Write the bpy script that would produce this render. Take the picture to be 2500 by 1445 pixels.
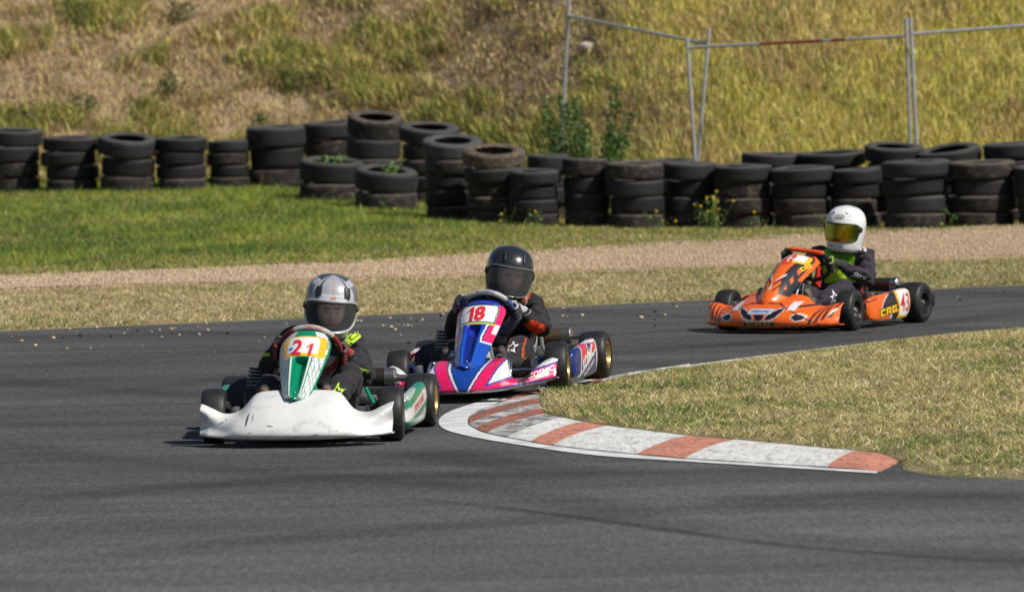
import bpy, bmesh, math, random
import numpy as np
from mathutils import Vector, Matrix, Euler, Quaternion
from mathutils.bvhtree import BVHTree
for _o in list(bpy.data.objects): bpy.data.objects.remove(_o)
scene = bpy.context.scene
COL = scene.collection
PI = math.pi
# ------------------------------------------------------------------ camera
LENS, CAMH, ROLL = 200.0, 1.9, math.radians(1.2)
FPX = 2500 * LENS / 36.0
PITCH = math.atan(637 / FPX)
CAMROT = Matrix.Rotation(PI / 2 - PITCH, 3, 'X') @ Matrix.Rotation(-ROLL, 3, 'Z')
cam_d = bpy.data.cameras.new('camera'); cam = bpy.data.objects.new('camera', cam_d); COL.objects.link(cam)
cam.location = (0, 0, CAMH); cam.rotation_euler = CAMROT.to_euler()
cam_d.lens = LENS; cam_d.sensor_width = 36.0; cam_d.clip_start = 0.5; cam_d.clip_end = 2000
cam_d.dof.use_dof = True; cam_d.dof.focus_distance = 29.5; cam_d.dof.aperture_fstop = 5.6
scene.camera = cam
# ------------------------------------------------------------------ light
SUN_EL, SUN_DIR = math.radians(46), Vector((0.845, -0.535, 0)).normalized()
world = bpy.data.worlds.new('World'); scene.world = world; world.use_nodes = True
wn = world.node_tree.nodes; wl = world.node_tree.links
sky = wn.new('ShaderNodeTexSky'); sky.sky_type = 'NISHITA'; sky.sun_disc = False
sky.sun_elevation = SUN_EL; sky.sun_rotation = math.atan2(SUN_DIR.x, SUN_DIR.y)
bg = wn['Background']; bg.inputs['Strength'].default_value = 0.060
wl.new(sky.outputs[0], bg.inputs[0])
sun_d = bpy.data.lights.new('sun', 'SUN'); sun_d.energy = 4.6; sun_d.angle = math.radians(0.53); sun_d.color = (1.0, 0.955, 0.88)
sun = bpy.data.objects.new('sun', sun_d); COL.objects.link(sun)
_sd = Vector((SUN_DIR.x * math.cos(SUN_EL), SUN_DIR.y * math.cos(SUN_EL), math.sin(SUN_EL)))
sun.rotation_euler = _sd.to_track_quat('Z', 'Y').to_euler(); sun.location = (20, -10, 30)
scene.view_settings.view_transform = 'Standard'; scene.view_settings.look = 'None'
scene.view_settings.exposure = 0.0; scene.view_settings.gamma = 1.0; scene.view_settings.use_curve_mapping = False
scene.render.engine = 'CYCLES'; scene.cycles.use_denoising = True
scene.cycles.max_bounces = 8; scene.cycles.transparent_max_bounces = 12

# ------------------------------------------------------------------ geometry helpers
rng = np.random.default_rng(7); random.seed(7)
def ray(u, v): return CAMROT @ Vector(((u - 1250) / FPX, -(v - 722.5) / FPX, -1.0))
def at_depth(u, v, y):
    d = ray(u, v); t = y / d.y
    return Vector((d.x * t, y, CAMH + d.z * t))
def gp(u, v, z=0.0):
    d = ray(u, v); t = (z - CAMH) / d.z
    return Vector((d.x * t, d.y * t, z))
def vnoise(x, y, seed=0):
    x = np.asarray(x, float); y = np.asarray(y, float)
    xi = np.floor(x).astype(np.int64); yi = np.floor(y).astype(np.int64); fx = x - xi; fy = y - yi
    fx = fx * fx * (3 - 2 * fx); fy = fy * fy * (3 - 2 * fy)
    def h(a, b):
        n = (a * 374761393 + b * 668265263 + seed * 362437) & 0x7fffffff
        n = ((n ^ (n >> 13)) * 1274126177) & 0x7fffffff
        return ((n ^ (n >> 16)) & 0xffff) / 65535.0
    return (h(xi, yi) * (1 - fx) + h(xi + 1, yi) * fx) * (1 - fy) + (h(xi, yi + 1) * (1 - fx) + h(xi + 1, yi + 1) * fx) * fy
def fbm(x, y, seed=0, o=4):
    s = 0; a = 1.0; t = 0
    for i in range(o):
        s = s + a * vnoise(x * 2 ** i, y * 2 ** i, seed + i * 17); t += a; a *= .55
    return s / t
def sstep(a, b, x):
    t = np.clip((np.asarray(x, float) - a) / (b - a), 0, 1); return t * t * (3 - 2 * t)
def yfar(x):  # far edge of the track
    x = np.asarray(x, float)
    return 39.45 + 0.50 * x + 0.012 * np.clip(x, -8, 8) ** 2
def yfoot(x):  # foot of the hill
    return np.interp(x, [-40, -2.4, -.8, .6, 1.6, 3.0, 5.0, 40], [64.2, 63.6, 62.0, 59.2, 57.6, 56.7, 56.4, 55.6])
def zlawn(x, y):
    x = np.asarray(x, float); y = np.asarray(y, float)
    t = np.clip((1.6 - x) / 4.2, 0, 1); r = np.clip((y - 42) / 20, 0, 1.1) ** 1.5
    return .31 * t * r
def zhill(x, y):
    x = np.asarray(x, float); y = np.asarray(y, float)
    d = np.maximum(y - yfoot(x), 0)
    h = .62 * (np.sqrt(d * d + .36) - .6); h = 7 * (1 - np.exp(-h / 7))
    k = sstep(0, 1.2, d)
    return h + k * (.34 * (fbm(x * .8, y * .8, 3) - .5) + .16 * (fbm(x * 2.3, y * 2.3, 9) - .5)) * (1 - .45 * sstep(.5, 2.5, x))
def zground(x, y): return zlawn(x, y) + zhill(x, y)
def gpt(u, v):
    d = ray(u, v); T = np.arange(34.0, 90.0, .05); x, y, z = d.x * T, d.y * T, CAMH + d.z * T
    k = np.argmax(z <= zground(x, y)); k = k if k > 0 else len(T) - 1
    return Vector((x[k], y[k], z[k]))

def link(name, me, m=None, parent=None, smooth=False):
    o = bpy.data.objects.new(name, me); COL.objects.link(o)
    if m is not None: me.materials.append(m)
    if parent is not None: o.parent = parent
    if smooth and len(me.polygons): me.polygons.foreach_set('use_smooth', np.ones(len(me.polygons), bool))
    return o
def empty(name, loc=(0, 0, 0)):
    o = bpy.data.objects.new(name, None); COL.objects.link(o); o.location = loc; o.empty_display_size = .1; return o
def tag(o, label=None, cat=None, group=None, kind=None):
    if label: o['label'] = label
    if cat: o['category'] = cat
    if group: o['group'] = group
    if kind: o['kind'] = kind
    return o
def pmesh(name, verts, faces):
    me = bpy.data.meshes.new(name); me.from_pydata([tuple(map(float, v)) for v in verts], [], faces); me.update(); return me
def npmesh(name, V, Fs, n):  # uniform n-gons from numpy
    me = bpy.data.meshes.new(name); V = np.asarray(V, np.float32); Fs = np.asarray(Fs, np.int32)
    me.vertices.add(len(V)); me.vertices.foreach_set('co', V.ravel())
    me.loops.add(Fs.size); me.loops.foreach_set('vertex_index', Fs.ravel())
    me.polygons.add(len(Fs)); me.polygons.foreach_set('loop_start', np.arange(0, Fs.size, n, dtype=np.int32))
    me.update(calc_edges=True); return me
def setcol(me, C, name='Col'):
    a = me.color_attributes.new(name, 'FLOAT_COLOR', 'POINT'); C = np.asarray(C, np.float32)
    if C.shape[1] == 3: C = np.concatenate([C, np.ones((len(C), 1), np.float32)], 1)
    a.data.foreach_set('color', C.ravel())
def gridmesh(name, Pg, flip=False, wrapu=False, wrapv=False):
    """Pg: (nu, nv, 3) array -> quad mesh"""
    nu, nv = Pg.shape[:2]; idx = np.arange(nu * nv).reshape(nu, nv)
    a = np.concatenate([idx, idx[:1]], 0) if wrapu else idx
    a = np.concatenate([a, a[:, :1]], 1) if wrapv else a
    q = np.stack([a[:-1, :-1], a[1:, :-1], a[1:, 1:], a[:-1, 1:]], -1).reshape(-1, 4)
    if flip: q = q[:, ::-1]
    return npmesh(name, Pg.reshape(-1, 3), q, 4)
def tube_pts(path, r, seg=10, closed=False):
    P = [Vector(p) for p in path]; n = len(P); V = []; up = None
    rr = r if hasattr(r, '__len__') else [r] * n
    for i in range(n):
        if closed: t = (P[(i + 1) % n] - P[i - 1]).normalized()
        else: t = (P[min(i + 1, n - 1)] - P[max(i - 1, 0)]).normalized()
        if up is None:
            up = Vector((0, 0, 1)) if abs(t.z) < .9 else Vector((1, 0, 0))
        a = t.cross(up).normalized(); b = a.cross(t).normalized(); up = b
        for k in range(seg):
            th = 2 * PI * k / seg
            V.append(P[i] + a * (rr[i] * math.cos(th)) + b * (rr[i] * math.sin(th)))
    return V
class MB:
    """collects shapes into one mesh"""
    def __init__(s): s.v = []; s.f = []
    def add(s, V, Fs):
        o = len(s.v); s.v += [tuple(v) for v in V]; s.f += [tuple(i + o for i in f) for f in Fs]; return s
    def tube(s, path, r, seg=10, closed=False, cap=True):
        V = tube_pts(path, r, seg, closed); n = len(path); Fs = []
        for i in range(n if closed else n - 1):
            j = (i + 1) % n
            for k in range(seg): Fs.append((i * seg + k, i * seg + (k + 1) % seg, j * seg + (k + 1) % seg, j * seg + k))
        if cap and not closed: Fs += [tuple(range(seg))[::-1], tuple(range((n - 1) * seg, n * seg))]
        return s.add(V, Fs)
    def box(s, c, d, rot=None, bev=0.0):
        bm = bmesh.new(); bmesh.ops.create_cube(bm, size=1.0)
        for v in bm.verts: v.co = Vector((v.co.x * d[0], v.co.y * d[1], v.co.z * d[2]))
        if bev > 0: bmesh.ops.bevel(bm, geom=list(bm.edges), offset=bev, segments=2, affect='EDGES', profile=.5)
        M = rot if rot is not None else Matrix.Identity(3); c = Vector(c)
        bm.verts.ensure_lookup_table(); V = [c + M @ v.co for v in bm.verts]; Fs = [tuple(v.index for v in f.verts) for f in bm.faces]
        bm.free(); return s.add(V, Fs)
    def lathe(s, prof, c=(0, 0, 0), axis='X', seg=32, closed=False):
        """prof: list of (axial, radius)"""
        V = []; n = len(prof); c = Vector(c); Fs = []
        for a, r in prof:
            for k in range(seg):
                t = 2 * PI * k / seg; x, y = r * math.cos(t), r * math.sin(t)
                V.append(c + (Vector((a, x, y)) if axis == 'X' else Vector((x, a, y)) if axis == 'Y' else Vector((x, y, a))))
        for i in range(n if closed else n - 1):
            j = (i + 1) % n
            for k in range(seg):
                q = (i * seg + k, i * seg + (k + 1) % seg, j * seg + (k + 1) % seg, j * seg + k)
                Fs.append(q[::-1] if axis == 'Y' else q)
        if not closed:
            if prof[0][1] > 1e-5: Fs.append(tuple(range(seg))[::-1])
            if prof[-1][1] > 1e-5: Fs.append(tuple(range((n - 1) * seg, n * seg)))
        return s.add(V, Fs)
    def ball(s, c, r, seg=12, rot=None):
        r = r if hasattr(r, '__len__') else (r, r, r); V = []; Fs = []; rings = max(6, seg // 2 + 2); M = rot if rot is not None else Matrix.Identity(3); c = Vector(c)
        for i in range(rings + 1):
            p = PI * i / rings
            for k in range(seg):
                t = 2 * PI * k / seg
                V.append(c + M @ Vector((r[0] * math.sin(p) * math.cos(t), r[1] * math.sin(p) * math.sin(t), r[2] * math.cos(p))))
        for i in range(rings):
            for k in range(seg): Fs.append((i * seg + k, (i + 1) * seg + k, (i + 1) * seg + (k + 1) % seg, i * seg + (k + 1) % seg))
        return s.add(V, Fs)
    def mesh(s, name):
        me = pmesh(name, s.v, s.f); bm = bmesh.new(); bm.from_mesh(me); bmesh.ops.remove_doubles(bm, verts=bm.verts, dist=1e-6)
        bmesh.ops.recalc_face_normals(bm, faces=bm.faces); bm.to_mesh(me); bm.free(); return me
    def build(s, name, m, parent=None, smooth=True, angle=40):
        me = s.mesh(name); o = link(name, me, m, parent, smooth)
        if smooth and angle: sharp(me, angle)
        return o
def sharp(me, angle):
    me.set_sharp_from_angle(angle=math.radians(angle))

# ------------------------------------------------------------------ materials
def mat(name, color=(.5, .5, .5), rough=.5, metal=0., vcol=None, noise=None, bump=None, coat=0., spec=.5, trans=0., objrand=0., dust=None, sheen=0., topdust=None, anis=None):
    """noise=(scale, amount); bump=(scale, strength, distance); dust=(colour, scale, lo, hi); trans=translucent share"""
    m = bpy.data.materials.new(name); m.use_nodes = True; nt = m.node_tree; N = nt.nodes; L = nt.links
    b = N['Principled BSDF']; b.inputs['Roughness'].default_value = rough; b.inputs['Metallic'].default_value = metal
    b.inputs['Coat Weight'].default_value = coat; b.inputs['Coat Roughness'].default_value = .06; b.inputs['Specular IOR Level'].default_value = spec
    b.inputs['Sheen Weight'].default_value = sheen
    b.inputs['Base Color'].default_value = (*color, 1); src = None
    tc = N.new('ShaderNodeTexCoord')
    if vcol:
        a = N.new('ShaderNodeVertexColor'); a.layer_name = vcol; src = a.outputs['Color']
    def cur():
        nonlocal src
        if src is None:
            c = N.new('ShaderNodeRGB'); c.outputs[0].default_value = (*color, 1); src = c.outputs[0]
        return src
    if noise:
        t = N.new('ShaderNodeTexNoise'); t.inputs['Scale'].default_value = noise[0]; t.inputs['Detail'].default_value = 6; L.new(tc.outputs['Object'], t.inputs['Vector'])
        r = N.new('ShaderNodeMapRange'); r.inputs[1].default_value = .3; r.inputs[2].default_value = .7; r.inputs[3].default_value = 1 - noise[1]; r.inputs[4].default_value = 1 + noise[1]
        L.new(t.outputs[0], r.inputs[0]); x = N.new('ShaderNodeVectorMath'); x.operation = 'SCALE'; L.new(cur(), x.inputs[0]); L.new(r.outputs[0], x.inputs['Scale']); src = x.outputs[0]
    if objrand:
        oi = N.new('ShaderNodeObjectInfo'); r = N.new('ShaderNodeMapRange'); r.inputs[3].default_value = 1 - objrand; r.inputs[4].default_value = 1 + objrand
        L.new(oi.outputs['Random'], r.inputs[0]); x = N.new('ShaderNodeVectorMath'); x.operation = 'SCALE'; L.new(cur(), x.inputs[0]); L.new(r.outputs[0], x.inputs['Scale']); src = x.outputs[0]
    if dust:
        t = N.new('ShaderNodeTexNoise'); t.inputs['Scale'].default_value = dust[1]; t.inputs['Detail'].default_value = 8; t.inputs['Roughness'].default_value = .65; dsrc = tc.outputs['Object']
        if anis:
            mp_ = N.new('ShaderNodeMapping'); mp_.inputs['Scale'].default_value = anis[0]; mp_.inputs['Rotation'].default_value = (0, 0, anis[1]); L.new(dsrc, mp_.inputs['Vector']); dsrc = mp_.outputs[0]
        if objrand:
            oi2 = N.new('ShaderNodeObjectInfo'); va = N.new('ShaderNodeVectorMath'); va.operation = 'MULTIPLY_ADD'; va.inputs[1].default_value = (1, 1, 1)
            cx = N.new('ShaderNodeCombineXYZ'); mm = N.new('ShaderNodeMath'); mm.operation = 'MULTIPLY'; mm.inputs[1].default_value = 50
            L.new(oi2.outputs['Random'], mm.inputs[0]); L.new(mm.outputs[0], cx.inputs[0]); L.new(mm.outputs[0], cx.inputs[2])
            L.new(tc.outputs['Object'], va.inputs[0]); L.new(cx.outputs[0], va.inputs[2]); L.new(va.outputs[0], t.inputs['Vector'])
        else: L.new(dsrc, t.inputs['Vector'])
        r = N.new('ShaderNodeMapRange'); r.inputs[1].default_value = dust[2]; r.inputs[2].default_value = dust[3]; L.new(t.outputs[0], r.inputs[0])
        mx = N.new('ShaderNodeMix'); mx.data_type = 'RGBA'; L.new(r.outputs[0], mx.inputs[0]); L.new(cur(), mx.inputs[6]); mx.inputs[7].default_value = (*dust[0], 1); src = mx.outputs[2]
    if topdust:  # settled dust on upward faces
        gn = N.new('ShaderNodeNewGeometry'); sx_ = N.new('ShaderNodeSeparateXYZ'); L.new(gn.outputs['Normal'], sx_.inputs[0]); r = N.new('ShaderNodeMapRange'); r.inputs[1].default_value = .35; r.inputs[2].default_value = 1.0; r.inputs[4].default_value = topdust[1]; L.new(sx_.outputs[2], r.inputs[0])
        t = N.new('ShaderNodeTexNoise'); t.inputs['Scale'].default_value = 3.0; t.inputs['Detail'].default_value = 6; L.new(tc.outputs['Object'], t.inputs['Vector']); mm = N.new('ShaderNodeMath'); mm.operation = 'MULTIPLY'; L.new(r.outputs[0], mm.inputs[0]); L.new(t.outputs[0], mm.inputs[1])
        mx = N.new('ShaderNodeMix'); mx.data_type = 'RGBA'; L.new(mm.outputs[0], mx.inputs[0]); L.new(cur(), mx.inputs[6]); mx.inputs[7].default_value = (*topdust[0], 1); src = mx.outputs[2]
    if src is not None: L.new(src, b.inputs['Base Color'])
    if bump:
        t = N.new('ShaderNodeTexNoise'); t.inputs['Scale'].default_value = bump[0]; t.inputs['Detail'].default_value = 5; L.new(tc.outputs['Object'], t.inputs['Vector'])
        bp = N.new('ShaderNodeBump'); bp.inputs['Strength'].default_value = bump[1]; bp.inputs['Distance'].default_value = bump[2]
        L.new(t.outputs[0], bp.inputs['Height']); L.new(bp.outputs[0], b.inputs['Normal'])
    if trans:
        tr = N.new('ShaderNodeBsdfTranslucent'); ms = N.new('ShaderNodeMixShader'); ms.inputs[0].default_value = trans
        if src is not None: L.new(src, tr.inputs[0])
        else: tr.inputs[0].default_value = (*color, 1)
        L.new(b.outputs[0], ms.inputs[1]); L.new(tr.outputs[0], ms.inputs[2]); L.new(ms.outputs[0], N['Material Output'].inputs[0])
    return m
def lin(r, g, b):
    f = lambda c: c / 12.92 if c <= .04045 else ((c + .055) / 1.055) ** 2.4
    return (f(r / 255), f(g / 255), f(b / 255))
# ================================================================== SETTING
M_soil = mat('soil', (.30, .22, .14), .95, noise=(2.2, .35), dust=((.17, .19, .06), 1.1, .45, .65), bump=(30, .5, .03), spec=.1)
M_hill = mat('hill_soil', (.33, .235, .155), .95, noise=(3.0, .25), dust=((.38, .30, .17), 2.4, .4, .62), bump=(22, .6, .05), spec=.1)

def ground_mat_track():
    m = bpy.data.materials.new('asphalt'); m.use_nodes = True; N = m.node_tree.nodes; L = m.node_tree.links; b = N['Principled BSDF']
    tc = N.new('ShaderNodeTexCoord')
    def tex(scale, detail, vec=None, rough=.6):
        t = N.new('ShaderNodeTexNoise'); t.inputs['Scale'].default_value = scale; t.inputs['Detail'].default_value = detail; t.inputs['Roughness'].default_value = rough
        L.new(vec or tc.outputs['Object'], t.inputs['Vector']); return t.outputs[0]
    def mp(scale, rot=0.0):
        n = N.new('ShaderNodeMapping'); n.inputs['Scale'].default_value = scale; n.inputs['Rotation'].default_value = (0, 0, rot); L.new(tc.outputs['Object'], n.inputs['Vector']); return n.outputs[0]
    def rngm(s, a, b_, c, d):
        r = N.new('ShaderNodeMapRange'); r.inputs[1].default_value = a; r.inputs[2].default_value = b_; r.inputs[3].default_value = c; r.inputs[4].default_value = d; L.new(s, r.inputs[0]); return r.outputs[0]
    def mul(a, b_):
        n = N.new('ShaderNodeMath'); n.operation = 'MULTIPLY'; L.new(a, n.inputs[0]); L.new(b_, n.inputs[1]); return n.outputs[0]
    big = rngm(tex(.35, 3), .3, .7, .86, 1.14)
    # worn bands that follow the racing line
    b1 = rngm(tex(1.0, 3, mp((.25, 1.6, 1), math.radians(-26))), .38, .66, 1.12, .78)
    b2 = rngm(tex(1.0, 2, mp((.12, .9, 1), math.radians(14))), .36, .62, 1.08, .86)
    grain = mul(rngm(tex(70, 3), .3, .7, .6, 1.45), rngm(tex(1.0, 4, mp((34, 5, 1)), .75), .3, .7, .74, 1.28))
    vo = N.new('ShaderNodeTexVoronoi'); vo.inputs['Scale'].default_value = 85; L.new(tc.outputs['Object'], vo.inputs['Vector'])
    spec = rngm(vo.outputs['Color'], 0, 1, .75, 1.3)
    sxyz = N.new('ShaderNodeSeparateXYZ'); L.new(tc.outputs['Object'], sxyz.inputs[0])
    # asphalt away from the rubbered racing line is paler
    ad = N.new('ShaderNodeMath'); ad.operation = 'ADD'; L.new(sxyz.outputs[1], ad.inputs[0]); L.new(rngm(tex(.5, 3), .3, .7, -2.2, 2.2), ad.inputs[1])
    big = mul(big, rngm(ad.outputs[0], 20.0, 26.0, 1.24, .90))
    v = mul(mul(mul(big, b1), mul(b2, grain)), spec)
    # long thin crack / tyre lines
    wv = N.new('ShaderNodeTexWave'); wv.inputs['Scale'].default_value = .16; wv.inputs['Distortion'].default_value = 5; wv.inputs['Detail'].default_value = 2; wv.inputs['Detail Scale'].default_value = .7
    L.new(mp((.5, 1.0, 1), math.radians(-20)), wv.inputs['Vector'])
    v = mul(v, rngm(wv.outputs['Fac'], 0, .05, .8, 1.0))
    sc = N.new('ShaderNodeVectorMath'); sc.operation = 'SCALE'; c = N.new('ShaderNodeRGB'); c.outputs[0].default_value = (.086, .0858, .0855, 1)
    L.new(c.outputs[0], sc.inputs[0]); L.new(v, sc.inputs['Scale']); L.new(sc.outputs[0], b.inputs['Base Color'])
    b.inputs['Roughness'].default_value = .9; b.inputs['Specular IOR Level'].default_value = .2
    bp = N.new('ShaderNodeBump'); bp.inputs['Strength'].default_value = .55; bp.inputs['Distance'].default_value = .006
    L.new(tex(130, 3), bp.inputs['Height']); L.new(bp.outputs[0], b.inputs['Normal'])
    return m
M_asph = ground_mat_track()

XS = np.unique(np.concatenate([[-160, -110, -70, -45, -30, -20, -15], np.arange(-11, 11.01, .25), [15, 20, 30, 45, 70, 110, 160]]))
# ground: verge, lawn, up to the hill foot
offs = np.concatenate([[-75, -40, -10, -2, -.3, -.06, 0.0, .1, .3], np.linspace(.6, 5.5, 14)])
rows = []
for o in offs:
    y = yfar(XS) + o; z = np.full_like(XS, -.03) if o <= -.06 else (np.zeros_like(XS) + (.0 if o <= 0 else .004)) + zlawn(XS, y)
    rows.append(np.stack([XS, y, z], -1))
y0 = yfar(XS) + 5.5
for k in np.linspace(0, 1, 40)[1:]:
    y = y0 + (np.maximum(yfoot(XS), y0 + 1) - y0) * k; z = zlawn(XS, y) + .004 + .02 * (fbm(XS * 1.5, y * 1.5, 5) - .5) * (k < 1)
    rows.append(np.stack([XS, y, z], -1))
g = link('ground', gridmesh('ground', np.array(rows), flip=True), M_soil, smooth=True); tag(g, kind='structure')
rows = [rows[-1]]
ybase = rows[0][:, 1]
for d in np.concatenate([np.arange(.25, 9, .25), [10, 12, 15, 20, 30, 60, 150]]):
    y = ybase + d; z = zlawn(XS, np.minimum(y, 66)) + zhill(XS, y) + .004 * (1 if d < .3 else 0)
    rows.append(np.stack([XS, y, z], -1))
g = link('hill', gridmesh('hill', np.array(rows), flip=True), M_hill, smooth=True); tag(g, kind='structure')
# track
xs = np.unique(np.concatenate([[-160, -60, -25], np.arange(-11, 11.01, .5), [25, 60, 160]]))
tv = np.array([np.stack([xs, yfar(xs) + o + (.05 * (fbm(xs * 2.1, xs * 0, 4) - .5) if o == 0 else 0), np.full_like(xs, 0.0)], -1) for o in [-75, -30, -15, -8, -4, -1, 0]])
g = link('track', gridmesh('track', tv, flip=True), M_asph); tag(g, kind='structure')

# ---- infield island, kerb and white edge line
def interp_poly(pts, n):
    P = np.array(pts, float); d = np.concatenate([[0], np.cumsum(np.linalg.norm(np.diff(P, axis=0), axis=1))])
    # catmull-rom resample
    t = np.linspace(0, d[-1], n); out = []
    for s in t:
        i = min(max(np.searchsorted(d, s, 'right') - 1, 0), len(P) - 2); f = (s - d[i]) / max(d[i + 1] - d[i], 1e-9)
        p0 = P[max(i - 1, 0)]; p1 = P[i]; p2 = P[i + 1]; p3 = P[min(i + 2, len(P) - 1)]
        out.append(.5 * ((2 * p1) + (-p0 + p2) * f + (2 * p0 - 5 * p1 + 4 * p2 - p3) * f ** 2 + (-p0 + 3 * p1 - 3 * p2 + p3) * f ** 3))
    return np.array(out)
G2 = lambda L: [tuple(gp(u, v)[:2]) for u, v in L]
LO = G2([(2140, 1157), (1904, 1142), (1664, 1127), (1448, 1112), (1280, 1089), (1160, 1069), (1088, 1050), (1071, 1030), (1088, 1011), (1136, 992), (1198, 975), (1280, 958), (1386, 939), (1472, 922), (1640, 898), (1856, 870), (2096, 841), (2240, 825), (2500, 801)])
LI = G2([(2143, 1153.5), (1904, 1138.5), (1664, 1122.5), (1450, 1103), (1296, 1082), (1198, 1062), (1150, 1045), (1138, 1030), (1148, 1015), (1194, 997), (1240, 984), (1305, 965), (1400, 943.5), (1480, 926), (1645, 901), (1860, 873), (2100, 843.5), (2243, 827), (2502, 803)])
# extend white line past the frame on the far side
def ext(L, k=8.0):
    a = np.array(L[-2]); b = np.array(L[-1]); d = (b - a) / np.linalg.norm(b - a); return L + [tuple(b + d * k * q) for q in (.05, .12, .25, .5, 1.0)]
LO, LI = ext(LO), ext(LI)
n = 220; A = interp_poly(LO, n); B = interp_poly(LI, n); B = B + (B - A) / np.linalg.norm(B - A, axis=1, keepdims=True) * .035
M_line = mat('white_line_paint', (.62, .62, .62), .75, noise=(7, .22), dust=((.16, .16, .165), 5.5, .55, .80), bump=(60, .4, .004), spec=.3)
V = np.stack([np.concatenate([A, np.full((n, 1), .004)], 1), np.concatenate([B, np.full((n, 1), .005)], 1)])
g = link('edge_line', gridmesh('edge_line', V, flip=False), M_line); tag(g, kind='structure')

M_kred = mat('kerb_red_paint', (.54, .225, .155), .8, noise=(14, .22), dust=((.19, .13, .11), 8, .50, .80), anis=((3.5, .8, 1), .5), bump=(40, .8, .015), spec=.25)
M_kwht = mat('kerb_white_paint', (.66, .655, .63), .8, noise=(12, .16), dust=((.24, .235, .225), 8, .50, .80), anis=((3.5, .8, 1), .5), bump=(40, .8, .015), spec=.25)
M_kred2 = mat('kerb_red_worn', (.36, .13, .09), .85, noise=(16, .3), dust=((.10, .09, .085), 9, .44, .66), bump=(40, .8, .015), spec=.2)
M_kwht2 = mat('kerb_white_worn', (.50, .49, .48), .85, noise=(14, .25), dust=((.13, .128, .128), 11, .40, .62), bump=(40, .8, .015), spec=.2)
# block boundaries: (outer, inner) pixel pairs
KB = [((2147, 1152.5), (2193, 1129)), ((2019, 1143.5), (2091, 1119)), ((1840, 1133), (1945, 1105)), ((1673, 1122), (1798, 1091)), ((1556, 1112), (1683, 1081)), ((1455, 1102.5), (1585, 1069)),
      ((1350, 1090), (1484, 1056)), ((1296, 1081), (1424, 1046)), ((1240, 1070.5), (1375, 1036)), ((1190, 1060), (1333, 1026)), ((1162, 1049), (1324, 1013)), ((1146, 1038), (1318, 1001)), ((1146, 1021), (1315, 988)),
      ((1163, 1009), (1318, 977)), ((1200, 995), (1332, 965)), ((1250, 981), (1362, 956)), ((1305, 966), (1398, 947.5)), ((1350, 955), (1430, 940)), ((1400, 944), (1470, 930.5)), ((1440, 935), (1500, 925)), ((1480, 926.5), (1535, 918)), ((1560, 914.5), (1605, 907.5)), ((1645, 902), (1685, 896))]
KC = 'RWWRWWRWWRWRWRWRWRWWWW'
kerb = empty('kerb', gp(1240, 1050)); tag(kerb, 'low red and white striped kerb ramp curving round the tip of the infield grass', 'kerb')
bpy.context.view_layer.update(); KINV = kerb.matrix_world.inverted()
for i in range(len(KB) - 1):
    o0, i0 = [np.array(gp(*p)[:2]) for p in KB[i]]; o1, i1 = [np.array(gp(*p)[:2]) for p in KB[i + 1]]
    nu, nv = 14, 12; Pg = np.zeros((nu, nv, 3))
    # neighbours give a rounded run instead of a polygon
    for a in range(nu):
        s = a / (nu - 1) * .982 + .009
        def cr(k):
            q = [np.array(gp(*KB[min(max(i + d, 0), len(KB) - 1)][k])[:2]) for d in (-1, 0, 1, 2)]
            return .5 * (2 * q[1] + (-q[0] + q[2]) * s + (2 * q[0] - 5 * q[1] + 4 * q[2] - q[3]) * s * s + (-q[0] + 3 * q[1] - 3 * q[2] + q[3]) * s ** 3)
        po, pi_ = cr(0), cr(1)
        for b in range(nv):
            f = b / (nv - 1); p = po + (pi_ - po) * f
            saw = (s * 1.0) % 1.0; ridge = .012 * (saw ** 1.6) * math.sin(PI * f) ** .7 * (1 if i < 16 else .5)
            z = (.010 + .024 * f ** .8 if i < 15 else .008 + (.03 if i == 15 else .012) * f) + ridge * (1 if i < 15 else .4) + .004 * (fbm(p[0] * 9, p[1] * 9, 3, 2) - .5)
            Pg[a, b] = (p[0], p[1], .004 + (z - .004) * min(1, (s + (1 if i else .08)) * 1.6))
    # closed block: top + skirt
    T = Pg.reshape(-1, 3); me_v = [tuple(t) for t in T]; fs = []
    for a in range(nu - 1):
        for b in range(nv - 1): fs.append((a * nv + b, a * nv + b + 1, (a + 1) * nv + b + 1, (a + 1) * nv + b))
    rim = [a * nv for a in range(nu)] + [(nu - 1) * nv + b for b in range(1, nv)] + [a * nv + nv - 1 for a in range(nu - 2, -1, -1)] + [b for b in range(nv - 2, 0, -1)]
    base = len(me_v); me_v += [(me_v[r][0], me_v[r][1], -.02) for r in rim]
    for k in range(len(rim)):
        k2 = (k + 1) % len(rim); fs.append((rim[k], rim[k2], base + k2, base + k))
    me_v = [KINV @ Vector(v) for v in me_v]
    me = pmesh('kerb_block', me_v, fs); bm = bmesh.new(); bm.from_mesh(me); bmesh.ops.recalc_face_normals(bm, faces=bm.faces); bm.to_mesh(me); bm.free()
    worn = i >= 8
    ob = link('kerb_block', me, (M_kred2 if worn else M_kred) if KC[i] == 'R' else (M_kwht2 if worn else M_kwht), kerb, True); sharp(me, 50)
    ob['label'] = ('faded red' if KC[i] == 'R' else 'dirty white') + ' painted kerb block'

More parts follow.
